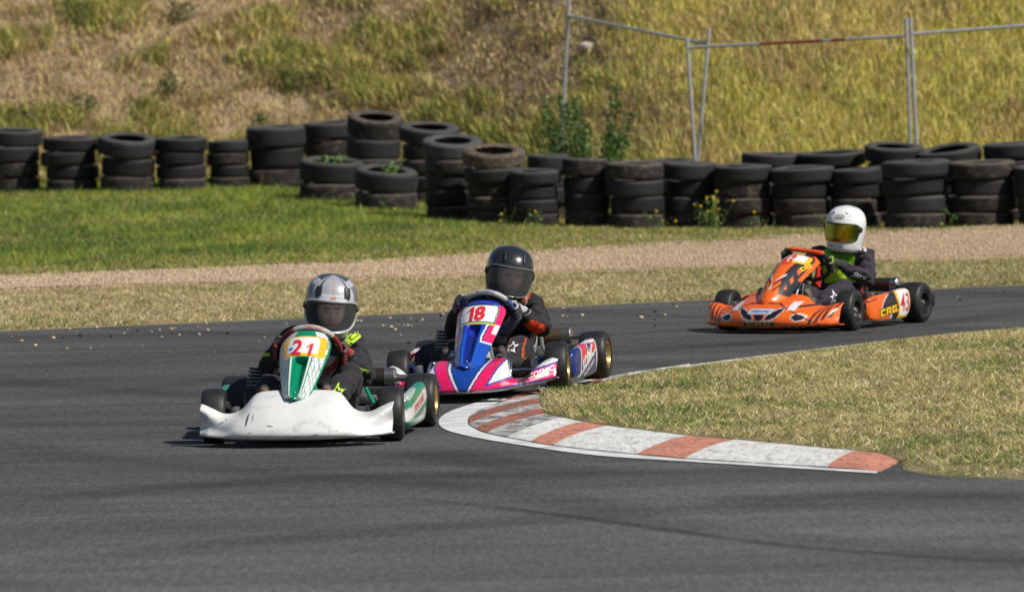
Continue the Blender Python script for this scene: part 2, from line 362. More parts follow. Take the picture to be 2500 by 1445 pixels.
# infield island (soil sheet under the grass)
IE = G2([(2500, 1171), (2300, 1161), (2205, 1146), (2193, 1129), (2091, 1119), (1945, 1105), (1798, 1091), (1683, 1081), (1585, 1069), (1484, 1056), (1424, 1046), (1375, 1036), (1333, 1026), (1324, 1013), (1318, 1001), (1315, 988), (1318, 977), (1332, 965), (1362, 956), (1398, 947.5), (1430, 940), (1470, 930.5), (1535, 918), (1605, 907.5), (1685, 897), (1860, 874), (2100, 844.5), (2243, 828), (2502, 804)])
a, b = np.array(IE[0]), np.array(IE[1]); IEx = [tuple(a + (a - b) / np.linalg.norm(a - b) * q) for q in (12, 6, 3, 1.5, .7)] + IE
a, b = np.array(IE[-1]), np.array(IE[-2]); IEx = IEx + [tuple(a + (a - b) / np.linalg.norm(a - b) * q) for q in (.6, 1.5, 3, 6, 11)]
E1 = interp_poly(IEx, 700)
def inpoly(P, poly):
    x, y = P[:, 0], P[:, 1]; r = np.zeros(len(P), bool); n = len(poly)
    for i in range(n):
        x1, y1 = poly[i]; x2, y2 = poly[(i + 1) % n]
        c = ((y1 > y) != (y2 > y)); r ^= c & (x < (x2 - x1) * (y - y1) / ((y2 - y1) if y2 != y1 else 1e-9) + x1)
    return r
def edist(P, line):
    d = np.full(len(P), 1e9)
    for i in range(len(line) - 1):
        a = line[i]; b = line[i + 1]; ab = b - a; t = np.clip(((P - a) @ ab) / (ab @ ab + 1e-12), 0, 1)
        q = a + t[:, None] * ab; d = np.minimum(d, np.hypot(P[:, 0] - q[:, 0], P[:, 1] - q[:, 1]))
    return d
C0 = np.array([9.0, 29.5]); rowsI = []; tipi = int(np.argmin(np.hypot(E1[:, 0] - gp(1330, 968).x, E1[:, 1] - gp(1330, 968).y))); kidx = int(np.argmin(np.hypot(E1[:, 0] - gp(2193, 1129).x, E1[:, 1] - gp(2193, 1129).y))); ar_ = np.arange(len(E1)); farw = np.maximum(sstep(tipi, tipi + 25, ar_), sstep(kidx + 2, kidx - 6, ar_))
for f in [0, .004, .012, .03, .07, .15, .3, .5, .75, 1.0]:
    Q = E1 + (C0 - E1) * f; z = np.full(len(Q), -.01 if f == 0 else (.022 if f < .01 else .034)) * (1 - farw * (.85 if f < .05 else .5 if f < .1 else 0)) + (.02 * fbm(Q[:, 0] * 1.3, Q[:, 1] * 1.3, 8) if f > .02 else 0)
    rowsI.append(np.concatenate([Q, z[:, None]], 1))
M_infield = mat('infield_soil', (.27, .225, .125), .95, noise=(6, .3), dust=((.15, .15, .055), 2.0, .45, .65), bump=(60, .5, .02), spec=.1)
g = link('infield', gridmesh('infield', np.array(rowsI), flip=True), M_infield, smooth=True); tag(g, kind='structure')

# gravel strip
sx = np.array([-160, -20, -6, -4.1, -2.24, -.84, 1.0, 2.4, 4.76, 7, 20, 160.])
st = np.array([45.2, 45.2, 45.2, 45.4, 46.1, 47.2, 49.5, 51.2, 52.7, 53.3, 53.3, 53.3])
sb = np.array([43.2, 43.2, 43.4, 43.55, 43.95, 44.3, 45.0, 45.55, 46.25, 46.8, 48, 49.])
def gtop(x): return np.interp(x, sx, st)
def gbot(x): return np.interp(x, sx, sb)
xx = np.unique(np.concatenate([[-160, -60, -25], np.arange(-10, 10.01, .2), [25, 60, 160]])); rr = []
for k in np.linspace(0, 1, 16):
    w = .25 * (fbm(xx * 1.7, xx * 0 + 3, 11) - .5)
    y = gbot(xx) + (gtop(xx) - gbot(xx)) * k + w * (1 if k in (0, 1) else .5); rr.append(np.stack([xx, y, zlawn(xx, y) + .032 - (.03 if k in (0, 1) else 0) + .008 * fbm(xx * 3, y * 3, 2)], -1))
M_gravel = mat('gravel', (.49, .345, .225), .95, noise=(9, .22), dust=((.33, .25, .165), 1.4, .45, .7), bump=(70, .8, .02), spec=.15)
g = link('gravel_strip', gridmesh('gravel_strip', np.array(rr), flip=True), M_gravel, smooth=True); tag(g, kind='structure')

# ---- loose pebbles
def pebble_mesh(name, pts, size, cols, m):
    ico = bmesh.new(); bmesh.ops.create_icosphere(ico, subdivisions=1, radius=1.0); ico.verts.ensure_lookup_table()
    bv = np.array([v.co[:] for v in ico.verts]); bf = np.array([[v.index for v in f.verts] for f in ico.faces]); ico.free()
    nP = len(pts); Vv = np.zeros((nP, len(bv), 3)); 
    sc = size[:, None] * rng.uniform(.6, 1.25, (nP, 3)) * np.array([1, 1, .7]); jit = rng.uniform(.8, 1.2, (nP, len(bv), 1))
    an = rng.uniform(0, 2 * PI, nP); ca, sa = np.cos(an)[:, None], np.sin(an)[:, None]
    L_ = bv[None] * sc[:, None] * jit
    Vv[..., 0] = L_[..., 0] * ca - L_[..., 1] * sa; Vv[..., 1] = L_[..., 0] * sa + L_[..., 1] * ca; Vv[..., 2] = L_[..., 2]
    Vv += pts[:, None]; Fv = bf[None] + (np.arange(nP) * len(bv))[:, None, None]
    me = npmesh(name, Vv.reshape(-1, 3), Fv.reshape(-1, 3), 3); setcol(me, np.repeat(cols, len(bv), 0)); return link(name, me, m)
M_peb = mat('pebbles', (1, 1, 1), .9, vcol='Col', spec=.2)
nP = 26000; X = rng.uniform(-6, 7, nP); K = rng.uniform(-.04, 1.04, nP); Y = gbot(X) + (gtop(X) - gbot(X)) * K
keep = fbm(X * .9, Y * .9, 31) > .30; X, Y = X[keep], Y[keep]
c = np.array([.52, .39, .265]) * rng.uniform(.78, 1.12, (len(X), 1)) * np.array([1, 1, 1]) + rng.uniform(-.02, .04, (len(X), 3))
g = pebble_mesh('gravel_pebbles', np.stack([X, Y, zlawn(X, Y) + .04], -1), rng.uniform(.005, .014, len(X)), c, M_peb)
tag(g, 'loose pinkish tan pebbles lying on the gravel strip', 'gravel', kind='stuff')
# stones thrown onto the far side of the track
n1 = 95; X = rng.uniform(-4.5, 4.8, n1); X[:55] = rng.uniform(-4, 0.4, 55); D = rng.gamma(1.6, .75, n1) + .12; Y = yfar(X) - D
sz = rng.uniform(.006, .016, n1); c = np.array([.55, .43, .30]) * rng.uniform(.7, 1.3, (n1, 1))
g = pebble_mesh('scattered_stones', np.stack([X, Y, sz * .4], -1), sz, c, M_peb); tag(g, 'small pale stones strewn along the far side of the asphalt', 'stones', kind='stuff')
n1 = 70; X = rng.uniform(-4.5, 5, n1); D = rng.gamma(1.7, 1.4, n1) + .1; Y = yfar(X) - D; sz = rng.uniform(.005, .015, n1)
g = pebble_mesh('rubber_crumbs', np.stack([X, Y, sz * .3], -1), sz, np.tile([[.012, .012, .012]], (n1, 1)), M_peb); tag(g, 'dark rubber crumbs shed along the far side of the asphalt', 'rubber', kind='stuff')

# ================================================================== GRASS
M_grass = mat('grass_blades', (1, 1, 1), .65, vcol='Col', trans=.28, spec=.25)
def blades(name, P, h, w, lean, C, two=False):
    nB = len(P); a = rng.uniform(0, 2 * PI, nB); b = rng.uniform(0, 2 * PI, nB)
    wx, wy = np.cos(a) * w / 2, np.sin(a) * w / 2; lx, ly = np.cos(b) * lean * h, np.sin(b) * lean * h
    o = np.zeros(nB); L0 = P + np.stack([-wx, -wy, o], -1); R0 = P + np.stack([wx, wy, o], -1)
    if two:
        mid = P + np.stack([lx * .35, ly * .35, h * .6], -1); L1 = mid + np.stack([-wx, -wy, o], -1) * .8; R1 = mid + np.stack([wx, wy, o], -1) * .8
        T = P + np.stack([lx, ly, h * np.clip(1.05 - lean * .35, .3, 1)], -1)
        V = np.stack([L0, R0, R1, L1, T], 1); i = np.arange(nB)[:, None] * 5
        Fq = np.concatenate([i + [0, 1, 2], i + [0, 2, 3], i + [3, 2, 4]], 0); k = 5
    else:
        T = P + np.stack([lx, ly, h], -1); V = np.stack([L0, R0, T], 1); Fq = np.arange(nB)[:, None] * 3 + [0, 1, 2]; k = 3
    me = npmesh(name, V.reshape(-1, 3), Fq, 3); setcol(me, np.repeat(C, k, 0)); return link(name, me, M_grass)
def pick(w, cols):  # w: list of weights arrays -> random class per blade
    W = np.stack([np.broadcast_to(np.asarray(x, float), w[0].shape) for x in w], 0); W = np.cumsum(W / W.sum(0), 0); r = rng.uniform(0, 1, W.shape[1])
    k = (r[None] > W).sum(0); return np.array(cols)[np.clip(k, 0, len(cols) - 1)]
def jitter(C, a=.25):
    return np.clip(C * rng.uniform(1 - a, 1 + a, (len(C), 1)) * rng.uniform(.93, 1.07, (len(C), 3)), .005, .9)
STRAW, PALE, OLIVE, GREEN, DKGREEN, GOLD, YGREEN, BROWN = (.55, .44, .22), (.72, .61, .37), (.31, .29, .10), (.185, .27, .06), (.08, .135, .03), (.60, .48, .13), (.40, .42, .055), (.40, .275, .165)
# infield
nB = 330000; P = np.stack([rng.uniform(.05, 6.5, nB), rng.uniform(22.5, 37.5, nB)], -1); poly = np.concatenate([E1, [[40, 45], [40, 20]]])
P = P[inpoly(P, poly)]; ed = edist(P, E1[::4]); 
keep = (ed > .01) & (rng.uniform(0, 1, len(P)) < .45 + .9 * sstep(.30, .55, fbm(P[:, 0] * 6, P[:, 1] * 2.6, 26, 3))); P, ed = P[keep], ed[keep]; edf = np.minimum(edist(P, E1[tipi + 10:][::6]), .08 + edist(P, E1[:kidx - 3][::3]) * 1.3)
nz = fbm(P[:, 0] * 1.1, P[:, 1] * .8, 21); n2 = fbm(P[:, 0] * 4, P[:, 1] * 3, 22)
gr = 1.5 * np.clip((nz - .52) * 5 + (n2 - .5) * 3.0 + .22, 0.02, 1) + .35 * np.exp(-ed / .12) * (n2 > .45)
cl = fbm(P[:, 0] * 22, P[:, 1] * 9, 23, 2); C = jitter(pick([.55 + .6 * n2, .55 * (cl > .45), .42 + 0 * nz, gr * 1.15, gr * .55, .26 * (cl < .45)], [STRAW, PALE, (.42, .41, .12), GREEN, DKGREEN, (.26, .19, .11)]), .32) * (.80 + .56 * cl)[:, None]
h = rng.uniform(.008, .030, len(P)) * (.55 + .9 * n2) * (1 + .45 * np.exp(-ed / .1)); z = .042 - .014 * np.exp(-ed / .03) - .034 * (1 - sstep(.0, .7, edf)); h *= .45 + .55 * sstep(.05, .4, edf)
g = blades('infield_grass', np.concatenate([P, (z + .02 * fbm(P[:, 0] * 1.3, P[:, 1] * 1.3, 8) * .5)[:, None]], 1), h, rng.uniform(.004, .009, len(P)), rng.uniform(.4, 2.4, len(P)), C)
tag(g, 'short dry and green mown grass inside the striped kerb', 'grass', kind='stuff')
# verge between track and gravel, and between gravel and wall
nB = 560000; X = rng.uniform(-6.2, 6.8, nB); k = rng.uniform(0, 1, nB); Y = yfar(X) + k * (yfoot(X) - yfar(X)); 
ing = (Y > gbot(X) + 1.1 * (fbm(X * 2.2, Y * .9, 41) - .42)) & (Y < gtop(X) + 1.2 * (fbm(X * 1.6, Y * .9, 42) - .5)) & (fbm(X * 1.5, Y * .8, 46) < .66)
dry = Y < gtop(X)
n2 = fbm(X * 2.2, Y * 1.4, 43); n3 = fbm(X * .8, Y * .6, 44)
bare = np.where(dry, 0, np.clip(1 - (Y - gtop(X)) / 1.6, 0, 1) * (n2 < .56)) * (X < 2.6)
rightbare = (~dry) & (X > -.6) & (fbm(X * .9, Y * .9, 45) < .52) & (Y < gtop(X) + 4.0)
keep = (~ing | (rng.uniform(0, 1, nB) < .02 + (.36 + .45 * sstep(2.6, 1.4, X) * sstep(-2.5, -.8, X)) * sstep(.44, .62, fbm(X * 1.3, Y * .9, 64)))) & (rng.uniform(0, 1, nB) > bare * .75) & ~(rightbare & (rng.uniform(0, 1, nB) < .7)) & (Y > yfar(X) - .02 + .10 * fbm(X * 5, X * 0, 6))
sel = keep & dry; Xa, Ya, na, nb = X[sel], Y[sel], n2[sel], n3[sel]; da = Ya - yfar(Xa); 
gr = np.clip((na - .48) * 3.5, 0, 1) + .9 * np.exp(-da / .5) * (fbm(Xa * 1.4, Ya * .4, 47) > .45) + 1.1 * sstep(.6, 2.6, Xa) * (.4 + na)
C = jitter(pick([.75 + 0 * na, .70 + 0 * na, .35 + .3 * gr, gr * .55, gr * .22, .12 + 0 * na], [STRAW, PALE, OLIVE, GREEN, DKGREEN, BROWN]), .25)
g = blades('verge_grass', np.stack([Xa, Ya, zlawn(Xa, Ya) + .003], -1), rng.uniform(.012, .036, len(Xa)) * (.6 + .8 * na), rng.uniform(.006, .013, len(Xa)), rng.uniform(.4, 2.2, len(Xa)), C * (.74 + .52 * fbm(Xa * 14, Ya * 5, 49, 2))[:, None])
tag(g, 'dry straw coloured verge grass between the asphalt and the gravel', 'grass', kind='stuff')
Xo = np.concatenate([rng.uniform(-15, -6.2, 60000), rng.uniform(6.8, 15, 60000)]); Yo = yfar(Xo) + rng.uniform(0, 1, len(Xo)) * (yfoot(Xo) - yfar(Xo)); ok_ = (Yo < gbot(Xo)) | (Yo > gtop(Xo)); Xo, Yo = Xo[ok_], Yo[ok_]
X = np.concatenate([X, Xo]); Y = np.concatenate([Y, Yo]); keep = np.concatenate([keep, np.ones(len(Xo), bool)]); dry = np.concatenate([dry, np.zeros(len(Xo), bool)]); n2 = fbm(X * 2.2, Y * 1.4, 43); n3 = fbm(X * .8, Y * .6, 44)
sel = keep & ~dry; Xa, Ya, na, nb = X[sel], Y[sel], n2[sel], n3[sel]; lf = sstep(1.2, -1.6, Xa); dt = Ya - gtop(Xa)
lush = np.clip(lf * sstep(.6, 4.5, dt + 3 * (nb - .5)) * (.55 + .6 * sstep(.36, .56, nb)) + (na - .5) * .9, 0, 1)
pt = fbm(Xa * .9, Ya * .45, 48); C = jitter(pick([.9 * lush + .05, (.75 * lush + .06) * (pt < .5) + .06, .25 + .5 * lush * (pt > .52), .38 * (1 - lush) + .03, .34 * (1 - lush) + .03, .16 + .1 * lush], [GREEN, DKGREEN, YGREEN, OLIVE, STRAW, (.19, .26, .045)]), .25)
tall = 1 + .8 * lf * sstep(5, 12, dt) * (nb > .45)
g = blades('lawn_grass', np.stack([Xa, Ya, zlawn(Xa, Ya) + .003], -1), rng.uniform(.022, .062, len(Xa)) * (.55 + .6 * lush) * np.where(rng.uniform(0, 1, len(Xa)) < .02 * tall, 1.8, 1), rng.uniform(.008, .016, len(Xa)), rng.uniform(.3, 1.5, len(Xa)), C * (.70 + .6 * fbm(Xa * 8, Ya * 3, 50, 3))[:, None])
tag(g, 'lush green unmown grass in front of the tyre wall', 'grass', kind='stuff')
# hill grass
nB = 330000; X = rng.uniform(-7.5, 8, nB); d = rng.beta(1.1, 1.5, nB) * 8.0 - .5; 
Xo = rng.uniform(-17, 17, 150000); do = rng.uniform(-.5, 13, 150000); ko = (Xo < -7.5) | (Xo > 8) | (do > 6.5); nI = len(X); X = np.concatenate([X, Xo[ko]]); d = np.concatenate([d, do[ko]]); nB = len(X); far_ = np.arange(nB) >= nI
Y = yfoot(X) + d; Z = zground(X, Y)
n1 = fbm(X * .8 + 3.1, Z * 1.5 + d * .35, 58); n2 = fbm(X * 2.4, d * 2.6, 52); left = sstep(2.2, -.2, X + .5 * (n2 - .5))
mask = np.clip((n1 - .505) * 6 + (n2 - .5) * 3.0 + .22, 0, 1); dens = np.where(left > .5, .52 + .48 * mask, .95)
keep = rng.uniform(0, 1, nB) < dens; X, Y, Z, n1, n2, left, mask, d, far_ = [q[keep] for q in (X, Y, Z, n1, n2, left, mask, d, far_)]
grn = mask * (.35 + .65 * (fbm(X * 1.1, d * 1.1, 53) > .5))
rp = fbm(X * .7, Z * 1.3, 59); C = jitter(pick([left * (1 - mask) * 1.1 + .06 + .25 * (1 - left) * (rp < .42), .45 * (1 - left) + .26, (.75 * (1 - left) * (rp > .45) + .40 * left * grn), left * grn * .34 + .02 + .22 * (1 - left) * (fbm(X * 1.1, Z * 1.6, 63) > .58), left * .45 * grn + .30 * (1 - left), left * grn * .20 + .012, left * (1 - mask) * .9 + .12],
                 [(.36, .25, .15), (.70, .57, .20), (.56, .54, .115), GREEN, (.42, .39, .13), DKGREEN, (.58, .46, .25)]), .38) * (.98 + .42 * (fbm(X * 3.5, Z * 4.5, 62, 3) - .5))[:, None] * (1.08 + .06 * (1 - left))[:, None]
h = rng.uniform(.06, .26, len(X)) * np.where(left > .5, .45 + .75 * mask, .95)
g = blades('hill_grass', np.stack([X, Y, Z - .01], -1), h * np.where(far_, 1.25, 1), rng.uniform(.008, .018, len(X)) * np.where(far_, 2.2, 1), rng.uniform(.15, 1.0, len(X)) * np.where(left > .5, 1.2, .8), C, two=True)
tag(g, 'long dry and yellow green grass growing over the hillside', 'grass', kind='stuff')

# ---- tyre marks on the asphalt
def skid_mat(name, k):
    m = mat(name, (.022, .022, .023), .9, spec=.15); N = m.node_tree.nodes; L = m.node_tree.links; tc = N.new('ShaderNodeTexCoord')
    t = N.new('ShaderNodeTexNoise'); t.inputs['Scale'].default_value = 2.2; t.inputs['Detail'].default_value = 8; t.inputs['Roughness'].default_value = .7; L.new(tc.outputs['Object'], t.inputs[0])
    r = N.new('ShaderNodeMapRange'); r.inputs[1].default_value = .35; r.inputs[2].default_value = .7; r.inputs[3].default_value = k * .35; r.inputs[4].default_value = k; L.new(t.outputs[0], r.inputs[0])
    a = N.new('ShaderNodeVertexColor'); a.layer_name = 'Col'; mu = N.new('ShaderNodeMath'); mu.operation = 'MULTIPLY'; L.new(a.outputs['Color'], mu.inputs[0]); L.new(r.outputs[0], mu.inputs[1])
    L.new(mu.outputs[0], N['Principled BSDF'].inputs['Alpha']); return m
def skid(pts, w, m, z):
    A_ = interp_poly(G2(pts), 60); T = np.gradient(A_, axis=0); T /= np.linalg.norm(T, axis=1, keepdims=True); Nn = np.stack([-T[:, 1], T[:, 0]], -1); rows_ = []; cc = []
    for f in np.linspace(-1, 1, 7):
        q = A_ + Nn * (w / 2 * f); rows_.append(np.concatenate([q, np.full((60, 1), z)], 1)); e = (1 - f * f) * np.clip(np.minimum(np.arange(60), np.arange(60)[::-1]) / 12, 0, 1); cc.append(np.stack([e, e, e], -1))
    me = gridmesh('tyre_mark', np.array(rows_)); setcol(me, np.array(cc).reshape(-1, 3)); o = link('tyre_mark', me, m); tag(o, kind='structure')
SK1, SK2, SK3 = skid_mat('faint_rubber_band', .26), skid_mat('thin_rubber_line', .5), skid_mat('rubber_patch', .34)
skid([(-60, 1400), (400, 1345), (900, 1300), (1400, 1262), (1900, 1240), (2600, 1232)], .55, SK1, .0040)
skid([(900, 1210), (1200, 1238), (1500, 1275), (1900, 1330), (2350, 1365), (2700, 1380)], .10, SK2, .0048)
skid([(980, 1100), (1100, 1115), (1300, 1142), (1600, 1150)], .55, SK3, .0044)
skid([(-60, 1240), (500, 1185), (1000, 1160), (1500, 1165)], .5, SK1, .0052)
skid([(-60, 985), (300, 955), (800, 900), (1500, 862), (2100, 812), (2600, 745)], .45, SK1, .0040)
skid([(-60, 905), (400, 872), (1000, 838), (1600, 812), (2600, 725)], .30, SK1, .0046)
skid([(1700, 1225), (2100, 1212), (2600, 1215)], .5, SK3, .0056)
# ================================================================== TYRE WALL
M_ty = mat('old_tyre_rubber', (.019, .0193, .0205), .70, noise=(9, .3), objrand=.45, dust=((.085, .070, .055), 4.5, .62, 1.0), bump=(60, .35, .006), spec=.32, topdust=((.14, .128, .112), .9))
M_tyd = mat('muddy_tyre_rubber', (.024, .023, .022), .8, noise=(9, .25), objrand=.2, dust=((.19, .145, .10), 3.2, .50, .82), bump=(60, .4, .006), spec=.25, topdust=((.18, .15, .12), 1.0))
M_tyg = mat('grey_sunbleached_rubber', (.075, .078, .078), .8, noise=(6, .3), dust=((.15, .12, .09), 5, .55, .75), bump=(60, .4, .006), spec=.25)
M_tyb = mat('brown_dusty_rubber', (.085, .070, .055), .85, noise=(6, .3), dust=((.27, .19, .12), 4, .46, .68), bump=(60, .4, .006), spec=.2)
def tyre_mesh(kind):
    hw = .5
    out = [(-.40, .61), (-.455, .66), (-.50, .76), (-.495, .86), (-.455, .945), (-.40, .982)]
    ng = [4, 3, 5][kind]; tread = []
    for k in range(ng):
        c = -.34 + .68 * (k + .5) / ng; gw = .018
        tread += [(c - gw * 1.4, .992 + .004 * math.cos(c * 3)), (c - gw, .968), (c + gw, .968), (c + gw * 1.4, .992 + .004 * math.cos(c * 3))]
    prof = out + tread + [(-a, r) for a, r in out[::-1]] + [(.36, .62), (.40, .76), (.34, .92), (0, .945), (-.34, .92), (-.40, .76), (-.36, .62)]
    mb = MB(); mb.lathe(prof, axis='Z', seg=56, closed=True); me = mb.mesh('old_tyre')
    # irregular wear
    co = np.zeros(len(me.vertices) * 3); me.vertices.foreach_get('co', co); co = co.reshape(-1, 3)
    an = np.arctan2(co[:, 1], co[:, 0]); rr = 1 + .008 * np.sin(an * 2 + kind) + .006 * np.sin(an * 3 + 2 * kind); co[:, :2] *= rr[:, None]
    co[:, 2] += .02 * np.sin(an * 2 + kind * 1.7); me.vertices.foreach_set('co', co.ravel()); me.update()
    me.polygons.foreach_set('use_smooth', np.ones(len(me.polygons), bool)); sharp(me, 38); return me
TM = {}
for kk in range(3):
    for mk, mm in (('n', M_ty), ('d', M_tyd), ('g', M_tyg), ('b', M_tyb)):
        if mk in 'nd' or kk == 0:
            me = tyre_mesh(kk) if (kk, 'n') not in TM else TM[(kk, 'n')].copy(); me.materials.clear(); me.materials.append(mm); TM[(kk, mk)] = me
# id: u0, u1, v_top, v_base or None, depth behind (if no base), n, tilt to camera (deg), roll (deg), description
ST = [
 ('A', -28, 107, 313, 474, 0, 4, 5, 3, 'leftmost stack at the picture edge'),
 ('B', 108, 242, 333, 474, 0, 4, 2, 0, 'second stack from the left edge'),
 ('C', 241, 384, 327, 474, 0, 3, 11, 4, 'tilted third stack from the left'),
 ('D', 381, 509, 334, 471, 0, 4, 3, 0, 'fourth stack from the left edge'),
 ('E', 509, 615, 342, 464, 0, 4, 1, -3, 'narrow fifth stack from the left edge'),
 ('F', 603, 748, 307, 462, 0, 3, 2, -3, 'sixth stack from the left edge'),
 ('G', 738, 872, 296, None, 62.3, 4, 2, -3, 'stack just left of the tallest stack'),
 ('H', 850, 986, 276, None, 60.6, 4, 12, 4, 'tallest stack of the tyre wall'),
 ('I', 976, 1123, 302, None, 59.2, 5, 9, 2, 'stack just right of the tallest stack'),
 ('J', 734, 892, 387, 497, 0, 2, 7, 4, 'left one of two low weed filled stacks'),
 ('K', 868, 1022, 408, 518, 0, 2, 8, 5, 'right one of two low weed filled stacks'),
 ('L', 1035, 1181, 334, 541, 0, 5, 11, 2, 'stack with the pale grey tilted top'),
 ('M', 1133, 1284, 357, 551, 0, 5, 12, 2, 'stack with the brown dusty tilted top'),
 ('N', 1249, 1371, 413, 556, 0, 4, 4, 2, 'short stack right of the brown topped stack'),
 ('O', 1287, 1390, 377, None, 56.4, 4, 1, 2, 'half hidden stack behind the short stack'),
 ('P', 1374, 1487, 387, 558, 0, 4, 1, 1, 'front row, first right of the short stack'),
 ('Q', 1479, 1622, 395, 562, 0, 4, 2, 1, 'front row, second right of the short stack'),
 ('R', 1563, 1700, 390, None, 55.8, 4, 1, 0, 'back row, hidden below the middle fence posts'),
 ('S', 1619, 1752, 396, 561, 0, 4, 2, 1, 'front row, just left of the tall yellow flowers'),
 ('T', 1745, 1887, 402, 561, 0, 4, 2, 2, 'front row, behind the tall yellow flowers'),
 ('U', 1810, 1957, 373, None, 55.4, 5, 1, 1, 'back row, second from its left end'),
 ('V', 1884, 2040, 406, 559, 0, 4, 3, -1, 'front row, just left of the white helmet'),
 ('W', 1944, 2112, 369, None, 55.3, 5, 2, -1, 'back row, third from its left end'),
 ('X', 2031, 2154, 411, 557, 0, 4, 2, -2, 'front row, directly behind the white helmet'),
 ('Y', 2112, 2256, 351, None, 54.9, 5, 7, 1, 'back row, fourth from its left end'),
 ('Z', 2154, 2322, 390, 560, 0, 4, 2, 0, 'front row, first right of the white helmet'),
 ('AA', 2240, 2396, 357, None, 54.7, 5, 8, -6, 'back row, second from the right edge'),
 ('AB', 2314, 2482, 392, 557, 0, 4, 3, 1, 'front row, second right of the white helmet'),
 ('AC', 2402, 2550, 346, None, 54.6, 5, 2, -2, 'back row, at the right picture edge'),
 ('AD', 2478, 2630, 402, 556, 0, 4, 2, 0, 'front row, at the right picture edge'),
]
ORD = ['top', 'second from top', 'third from top', 'fourth from top', 'fifth from top']
STP = {}
for sid, u0, u1, vt, vb, Yd, nt, tilt, roll, desc in ST:
    um = (u0 + u1) / 2
    if vb: B0 = gpt(um, vb); Y = B0.y + .27; X = B0.x * Y / B0.y
    else: Y = Yd; X = at_depth(um, 400, Y).x
    s = FPX / Y; R = (u1 - u0) / s / 2 * 1.015; zb = float(zlawn(X, Y)) - .01
    ztop = at_depth(um, vt, Y).z; tl = math.radians(tilt); Ht = ztop - zb - R * math.sin(tl) * .9; w = Ht / nt; STP[sid] = (X, Y, R, zb, w, ztop)
    zc = zb
    for k in range(nt):
        f = 1 if k == nt - 1 else (.35 if k == nt - 2 else 0)
        Rk = R * (1 if k == nt - 1 else random.uniform(.90, 1.0)); mk = 'd' if (k == 0 or random.random() < .18) else 'n'
        if k == nt - 1 and sid in 'LM': mk = 'g' if sid == 'L' else 'b'
        me = TM[(0 if mk in 'gb' else random.randrange(3), mk)]
        o = bpy.data.objects.new('tyre', me); COL.objects.link(o)
        wk = w * random.uniform(.95, 1.02) * 1.02; zz = zc + w / 2
        jx = random.uniform(-.03, .03) if k < nt - 1 else 0; jy = random.uniform(-.02, .02)
        o.scale = (Rk, Rk, wk)
        o.location = (X + jx, Y + jy, zz + (R * math.sin(tl) * .45 if f == 1 else 0))
        o.rotation_euler = (Matrix.Rotation(tl * f + math.radians(random.uniform(-1.2, 1.2)), 3, 'X') @ Matrix.Rotation(math.radians(roll) * (f if f < 1 else 1) + math.radians(random.uniform(-1.8, 1.8)), 3, 'Y') @ Matrix.Rotation(random.uniform(0, 6.28), 3, 'Z')).to_euler()
        zc += w
        pos = 'bottom' if (k == 0) else ORD[nt - 1 - k]; cc = {'n': 'worn black', 'd': 'muddy black', 'g': 'pale grey weathered', 'b': 'brown dusty'}[mk]
        tag(o, f'{cc} tyre, {pos} in the {desc}' if not desc.startswith(('front', 'back')) else f'{cc} tyre, {pos}, {desc}', 'tyre', 'old tyres stacked as a barrier')

# ================================================================== FENCE
M_galv = mat('galvanised_steel', (.46, .475, .49), .45, .45, noise=(14, .15))
M_rust = mat('rusty_steel', (.22, .075, .035), .85, .1, noise=(20, .3))
M_wire = mat('fence_wire', (.22, .22, .21), .5, .6)
def fence_panel(label, tl, bl_u, tr, br_u, Yl, Yr, railL, railR, topL, topR, rust=None, rout=None):
    """posts given by top pixel and the column where they vanish behind the tyres; railL/R pixel of rail ends"""
    def post(tp, bp, Y):
        a = at_depth(tp[0], tp[1], Y); b = at_depth(bp[0], bp[1], Y); d = (b - a) / (a.z - b.z); zb = float(zground(b.x, Y)) - .05
        return a, a + d * (a.z - zb)
    A, Ab = post(tl, bl_u, Yl); Bt, Bb = post(tr, br_u, Yr)
    r0 = at_depth(*railL, Yl); r1 = at_depth(*railR, Yr)
    root = empty('fence_panel', Ab); bpy.context.view_layer.update(); O = Ab
    for (p, q) in ((A, Ab), (Bt, Bb)):
        post_o = MB().tube([p - O, q - O], .0185, 12).build('post', M_galv, root); MB().ball(p - O, (.0188, .0188, .008), 10).build('post_cap', M_galv, post_o)
    MB().tube([r0 - O, r1 - O], .0165, 12).build('top_rail', M_galv, root)
    if rust:
        for f0, f1 in rust: MB().tube([r0.lerp(r1, f0) - O, r0.lerp(r1, f1) - O], .0172, 12).build('rust_patch', M_rust, root)
    # low rail and weld mesh
    l0 = A.lerp(Ab, .93); l1 = Bt.lerp(Bb, .93)
    MB().tube([l0 - O, l1 - O], .0165, 10).build('bottom_rail', M_galv, root)
    wm = MB(); nv = int((r1 - r0).length / .06)
    for k in range(1, nv):
        f = k / nv; wm.tube([r0.lerp(r1, f) - O, l0.lerp(l1, f) - O], .0013, 3, cap=False)
    for k in range(1, 8):
        f = k / 8; wm.tube([r0.lerp(l0, f) - O, r1.lerp(l1, f) - O], .0013, 3, cap=False)
    o = wm.build('wire_mesh', M_wire, root, smooth=False); o['kind'] = 'stuff'
    return tag(root, label, 'fence', 'temporary fence panels')
YF = 57.4
fence_panel('leftmost grey steel mesh fence panel, sloping down to the right beside the shrub', (1391, -30), (1370, 372), (1731, 74), (1704, 390), 59.6, 58.2, (1387, 39), (1727, 108), 0, 0)
fence_panel('middle grey steel mesh fence panel with rust patches on its top rail', (1677, 94), (1697, 390), (2212, 46), (2222, 350), 58.0, 57.3, (1680, 117), (2213, 89), 0, 0, rust=[(.33, .62), (.66, .72)])
fence_panel('rightmost grey steel mesh fence panel running out of the picture', (2223, 45), (2238, 350), (2830, 10), (2836, 330), 57.2, 57.0, (2226, 84), (2830, 38), 0, 0)

